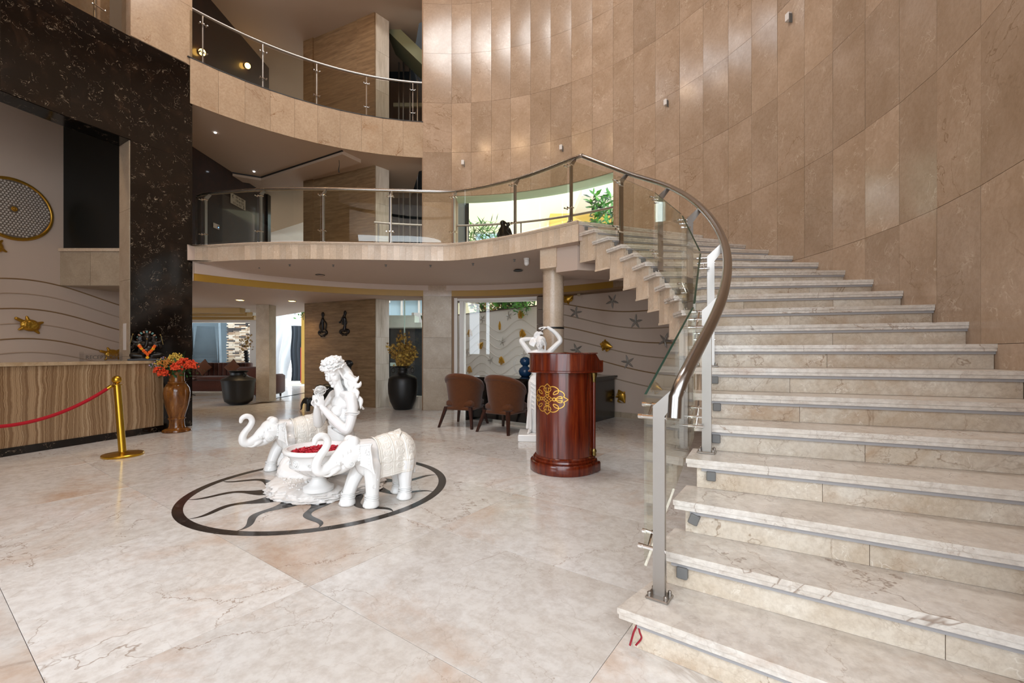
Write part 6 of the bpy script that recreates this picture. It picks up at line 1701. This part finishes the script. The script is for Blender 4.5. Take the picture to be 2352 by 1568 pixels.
# red ribbon under the first tread
rb = MB()
for sg_ in (-1, 1): rb.tube(catmull([(0.0,0,0.0),(0.012*sg_-0.008,-0.01,-0.03),(-0.01+0.02*sg_,-0.015,-0.055),(-0.028+0.012*sg_,-0.02,-0.082)], 5), 0.0042, 6)
rb.ell((0,0,0), (0.012,0.008,0.010), None, 8, 6)
ro_ = rb.build('red_ribbon', plain('crimson_ribbon', '#8f0f22', 0.6), None, 60, (0.535,1.885,0.105)); tag(ro_, 'frayed crimson ribbon hanging under the corner of the lowest step', 'ribbon')

# ================================================================= WINDOWS AND COURT
w1 = MB().box(0,1,0,0.012,0.27,2.5)
def pane(name, p, q, z0, z1, parent, mat=m_glassw, th=0.012):
    return strip(p, q, z0, z1, mat, name, parent, th, 1, 0.0)
win1 = struct(MB().prism([(-2.88,10.40),(-1.9,9.95),(-1.85,10.10),(-2.82,10.55)], 0, 0.27).build('window_1', m_travw))
pane('window_pane', (-2.86,10.47), (-1.9,10.05), 0.27, 2.5, win1)
for u in (0.38,):
    p = Vector((-2.86,10.47)).lerp(Vector((-1.9,10.05)), u); MB().box(p.x-0.012,p.x+0.012,p.y-0.012,p.y+0.012,0.27,2.5).build('glazing_bar', plain('pale_green_metal', '#b9cfc0', 0.4), win1)
MB().box(-2.86,-2.45,10.42,10.50,0.95,1.03).build('glazing_rail', plain('pale_green_rail', '#b9cfc0', 0.4), win1)
win2 = struct(MB().box(-1.27,-1.2,9.74,9.86,0,2.46).build('window_2', m_white))
m = MB(); arc_wall(m, 66.9, 88, 4.96, 5.36, 2.40, 2.45, 8); m.build('window_head', m_white, win2)
m = MB(); arc_wall(m, 66.9, 87.2, 5.1, 5.112, 0.05, 2.40, 8); m.build('window_pane', m_glassw, win2)
m = MB(); arc_wall(m, 86.0, 87.0, 5.0, 5.3, 0, 2.42, 1); m.build('window_frame', m_white, win2)
m = MB(); arc_wall(m, 47.3, 88, 5.30, 5.312, 3.08, 4.69, 14); win3 = struct(m.build('window_3', m_glassw))
# court seen between shaft and pillar
gc = struct(MB().box(-5.0,6.5,10.4,26,-0.06,-0.005).build('ground_court', plain('court_paving', '#b9b4aa', 0.8, var=0.1, vs=4)))
pw = struct(MB().box(-4.2,-1.75,12.6,12.8,0.0,1.95).build('wall_planter', plain('charcoal_cladding', '#1f2427', 0.5, var=0.1, vs=4)))
MB().box(-4.3,-2.45,12.0,12.9,1.95,2.08).build('ledge', plain('pale_concrete', '#cfd3c6', 0.7, var=0.1, vs=6), pw); MB().box(-4.3,-2.7,12.3,12.9,2.08,2.30).build('ledge', plain('pale_concrete_b', '#cfd3c6', 0.7, var=0.1, vs=6), pw)
bd = struct(MB().box(-6.2,-3.15,18,18.3,0,9).build('building_backdrop', plain('blue_glass_facade', '#a9c3cf', 0.3)))
for x in (-5.2,-4.5,-3.8): MB().box(x,x+0.08,17.93,18,0,9).build('mullion', m_white, bd)
MB().box(-6.2,-3.15,17.9,18,3.4,3.8).build('spandrel', m_white, bd)
bpn = thing('banana_plant', 'broad-leaved plant showing above the dark planter outside the tall window', 'plant', (-2.45,13.0,0))
rg = random.Random(31)
MB().tube([(0,0,0),(0,0,1.9)], 0.05, 8).build('stem', m_leafd, bpn)
for dx, dz, L_ in ((-0.55,0.65,0.8),(-0.25,0.9,0.85),(0.15,1.0,0.7),(0.35,0.7,0.6)):
    P = []
    for i in range(9):
        t = i/8; w = 0.085*sin(pi*(0.08+0.9*t)); c = Vector((dx*L_*t, 0, 1.85+dz*L_*t-0.25*t*t)); P.append([(c.x-w, c.y, c.z+w*0.6),(c.x, c.y-0.02, c.z),(c.x+w, c.y, c.z-w*0.3)])
    m = MB(); m.sheet(P, 0.004); m.build('leaf', m_leafd, bpn)
def bush(name, label, c, ext, n, size, mats, grp=None, hang=0.0, seed=1, wide=0.45, rz=0, z0=0.0):
    th = thing(name, label, 'plant', c, rz, grp); rg = random.Random(seed)
    ms = [MB() for _ in mats]; st = MB()
    for k in range(max(5, n//40)):
        st.tube(catmull([(rg.uniform(-0.3,0.3)*ext[0], rg.uniform(-0.3,0.3)*ext[1], 0), (rg.uniform(-0.6,0.6)*ext[0], rg.uniform(-0.6,0.6)*ext[1], ext[2]*0.5), (rg.uniform(-0.9,0.9)*ext[0], rg.uniform(-0.9,0.9)*ext[1], ext[2]*rg.uniform(0.7,1.0)-hang*rg.random())], 4), 0.008, 5)
    for k in range(n):
        p = Vector((rg.uniform(-1,1)*ext[0], rg.uniform(-1,1)*ext[1], z0+rg.random()**0.8*(ext[2]-z0)-hang*rg.random()))
        d = Vector((rg.uniform(-1,1), rg.uniform(-1,0.4), rg.uniform(-0.5,0.8))).normalized(); s_ = d.orthogonal().normalized(); L_ = size*rg.uniform(0.6,1.3); w = L_*wide
        a = p+d*L_*0.5; ms[k % len(mats)].add([tuple(p), tuple(a+s_*w*0.5+Vector((0,0,0.01))), tuple(p+d*L_), tuple(a-s_*w*0.5+Vector((0,0,0.01)))], [(0,1,2),(0,2,3)])
    st.build('stems', m_stem, th)
    for m_, ma in zip(ms, mats): tag(m_.build('foliage', ma, th), kind='stuff')
    return th
q = wp_(0.5,-0.75); bush('dry_creeper', 'brown-green creeper tangle above the left of the garden wall', (q[0],q[1],0), (0.75,0.33,3.5), 700, 0.16, [m_leafd, m_dry, m_leaf], 'plants above the garden wall', 0.0, 2, rz=WZ, z0=2.1)
q = wp_(1.75,-0.70); bush('leafy_shrub', 'bright green broad-leaved shrub above the middle of the garden wall', (q[0],q[1],0), (0.45,0.28,3.3), 420, 0.24, [m_leaf, m_leafd], 'plants above the garden wall', 0.0, 3, rz=WZ, z0=2.2)
q = wp_(2.95,0.02); bush('hanging_fern', 'bright fern hanging over the right end of the garden wall', (q[0],q[1],2.53), (0.38,0.22,0.6), 460, 0.16, [m_leaf, m_leaf, m_leafd], 'plants above the garden wall', 0.30, 4, 0.22, rz=WZ)
# yellow hotel wing across the court
yb = thing('yellow_building', 'cream and ochre building wing across the court behind the curved window', 'building', (0,0,0))
MB().box(-3.1,9.5,19.0,19.4,0,11).build('wall', m_yellow, yb)
MB().box(1.6,9.5,18.6,19.0,6.2,7.1).build('ochre_fascia', m_ochre, yb)
MB().box(2.6,9.5,16.5,19.0,7.1,7.4).build('roof_slab', m_white, yb)
MB().box(-2.6,2.2,15.4,19.0,4.3,4.7).build('balcony_slab', m_white, yb); MB().box(-2.6,2.2,15.3,15.4,4.1,4.9).build('balcony_edge', m_yellow, yb)
for x0, x1, z0, z1 in ((3.0,4.3,5.0,6.0),(-1.6,-0.5,5.3,6.4),(0.9,1.7,5.3,6.5)):
    w = MB().box(x0,x1,18.93,19.0,z0,z1).build('window', m_white, yb); MB().box(x0+0.08,x1-0.08,18.90,18.93,z0+0.08,z1-0.08).build('pane', plain('pale_pane', '#bcd3e6', 0.15), w)
fb = thing('garden_stair_rail', 'sloping glass and steel railing of the garden steps outside the curved window', 'railing', (0,0,0))
bar2((0.2,13.2),(3.2,12.2),0.06,4.42,4.46).build('top_rail', m_steel, fb)
for i in range(3):
    x = 0.4+1.0*i; y = 13.15-0.33*i
    MB().box(x-0.03,x+0.03,y-0.03,y+0.03,3.2,4.42).build('baluster_post', m_steel, fb)
bar2((0.45,13.12),(3.1,12.23),0.01,3.3,4.35).build('glass_panel', m_glassw, fb)
bar2((-0.3,13.5),(4.2,12.0),0.3,2.9,3.25).build('stringer', m_white, fb)
bush('ficus_bush', 'bright green rubber plant at the right end of the curved window', (2.12,10.4,0), (0.26,0.24,4.95), 190, 0.22, [m_leaf, m_leaf, m_leafd], None, 0.0, 7, 0.5, z0=3.9)
bush('palm_clump', 'feathery palm leaves outside the curved window behind the bird sculpture', (-0.95,14.8,0), (0.45,0.4,5.5), 260, 0.40, [m_leaf, m_leafd], None, 0.0, 8, 0.10, z0=4.5)

# ================================================================= BEYOND THE LOUNGE
lw = MB()
lw.box(-14.4,-11.9,16.0,16.2,0,2.5); lw.box(-11.9,-9.45,16.0,16.2,0,0.83); lw.box(-9.45,-9.0,16.0,16.2,0,2.5); lw.box(-11.9,-9.45,16.0,16.2,2.36,2.5)
win4 = struct(lw.build('wall_lounge', m_white)); pane('window_pane', (-11.9,16.08), (-9.45,16.08), 0.83, 2.36, win4, m_glassw)
struct(bar2((-9.0,16.0),(-6.70,11.8),0.01,0.0,2.5).build('window_5', m_glassw))
gs = struct(MB().box(-22,-5.3,16.25,30,-0.06,-0.004).build('ground_yard', plain('pale_yard', '#b5b0a6', 0.8, var=0.1, vs=3)))
gw = struct(MB().box(-22,-13.6,24.0,24.3,0,5).build('wall_yard', plain('grey_render', '#3f4c54', 0.8, var=0.15, vs=3)))
# flight of stone steps up to the yard
ys = thing('yard_stairs', 'grey stone steps climbing between walls outside the lounge window', 'staircase', (-12.75,18.4,0), R(34))
m_gst = plain('shaded_grey_stone', '#4a575f', 0.7, var=0.3, vs=5)  # grey darkened to stand in for shade on the steps
for k in range(14): MB().box(-0.48+0.010*k,0.50-0.010*k,0.30*k,0.30*k+0.32,0,0.55+0.155*k).build('step', m_gst, ys)
for sx in (-1, 1):
    m = MB(); m.loft([[(0.01+0.51*sx,y,0),(0.01+0.60*sx,y,0),(0.01+0.60*sx,y,z),(0.01+0.51*sx,y,z)] for y, z in ((0,0.8),(4.5,3.0))], True, True); m.build('side_wall', m_gst, ys)
sl = thing('slatted_stone_wall', 'wall of stacked pale and dark stone slips outside the lounge window', 'wall', (-11.98,19.6,0))
MB().box(-0.58,0.58,0,0.2,0.3,3.4).build('backing', plain('mortar_grey', '#5d5750', 0.8), sl)
sm2 = [plain('stone_slip_%d' % i, c, 0.8, var=0.12, vs=9) for i, c in enumerate(('#d8c8b4','#c2ab92','#a78b72','#8a7a6c','#3c3a3b','#e2d6c6'))]
sme = {}
rg = random.Random(17); slip = MB().box(-0.14,0.14,-0.03,0.0,0.004,0.056)
for i_, mt in enumerate(sm2):
    me_ = slip.mesh('stone_slip'); me_.materials.append(mt); sme[i_] = me_
for r_ in range(42):
    for c_ in range(4):
        o = link('stone_slip', sme[rg.choice((0,0,1,1,2,3,4,4,5,5))], None, sl, (-0.46+0.285*c_+(0.09 if r_ % 2 else 0)+rg.uniform(-0.02,0.02), rg.uniform(-0.015,0.0), 0.62+0.06*r_))
sheetP = []
rg = random.Random(4)
for i in range(40):
    row = []
    for j in range(30):
        u, t = i/39, j/29
        row.append((-1.15+2.0*u*(0.62+0.38*t)+0.05*sin(9*t+u*4), 0.16*sin(u*15+t*2)+0.07*sin(u*31-t*5)-0.25*(1-t)*u, 3.9*t+0.02))
    sheetP.append(row)
ps = MB(); ps.sheet(sheetP); po_ = ps.build('plastic_sheet', plain('white_plastic', '#dfe3e8', 0.35, var=0.12, vs=2), None, 60, (-10.9,21.6,0)); tag(po_, 'tall white plastic sheet hanging in the bright yard beyond the doorway', 'sheet')
dc = MB(); dp = [[(-0.3+0.6*i/11+0.03*sin(j), 0.05*sin(i*1.7), 0.0+2.5*j/9) for j in range(10)] for i in range(12)]
dc.sheet(dp, 0.01); o = dc.build('dark_tarpaulin', plain('dark_tarp', '#2b3540', 0.6), None, 60, (-9.75,20.2,0)); tag(o, 'dark tarpaulin hanging in the yard beside the white plastic sheet', 'tarpaulin')
o = MB().tube([(0,0,0),(0,0,1.5)], 0.05, 10).build('red_bollard', plain('red_paint', '#b3242a', 0.5), None, 60, (-9.0,19.0,0)); tag(o, 'red post standing in the yard beside the tarpaulin', 'post')
o = MB().box(-0.14,0.14,0,0.2,0,3.4).build('yellow_gatepost', m_ochre, None, None, (-8.50,18.2,0)); tag(o, 'yellow gate post at the edge of the travertine wall outside', 'post')
bush('yard_creeper', 'small blue-green creeper above the yellow gate post in the yard', (-8.4,18.0,2.6), (0.3,0.2,1.0), 200, 0.12, [m_leafd, m_leaf], None, 0.0, 12)
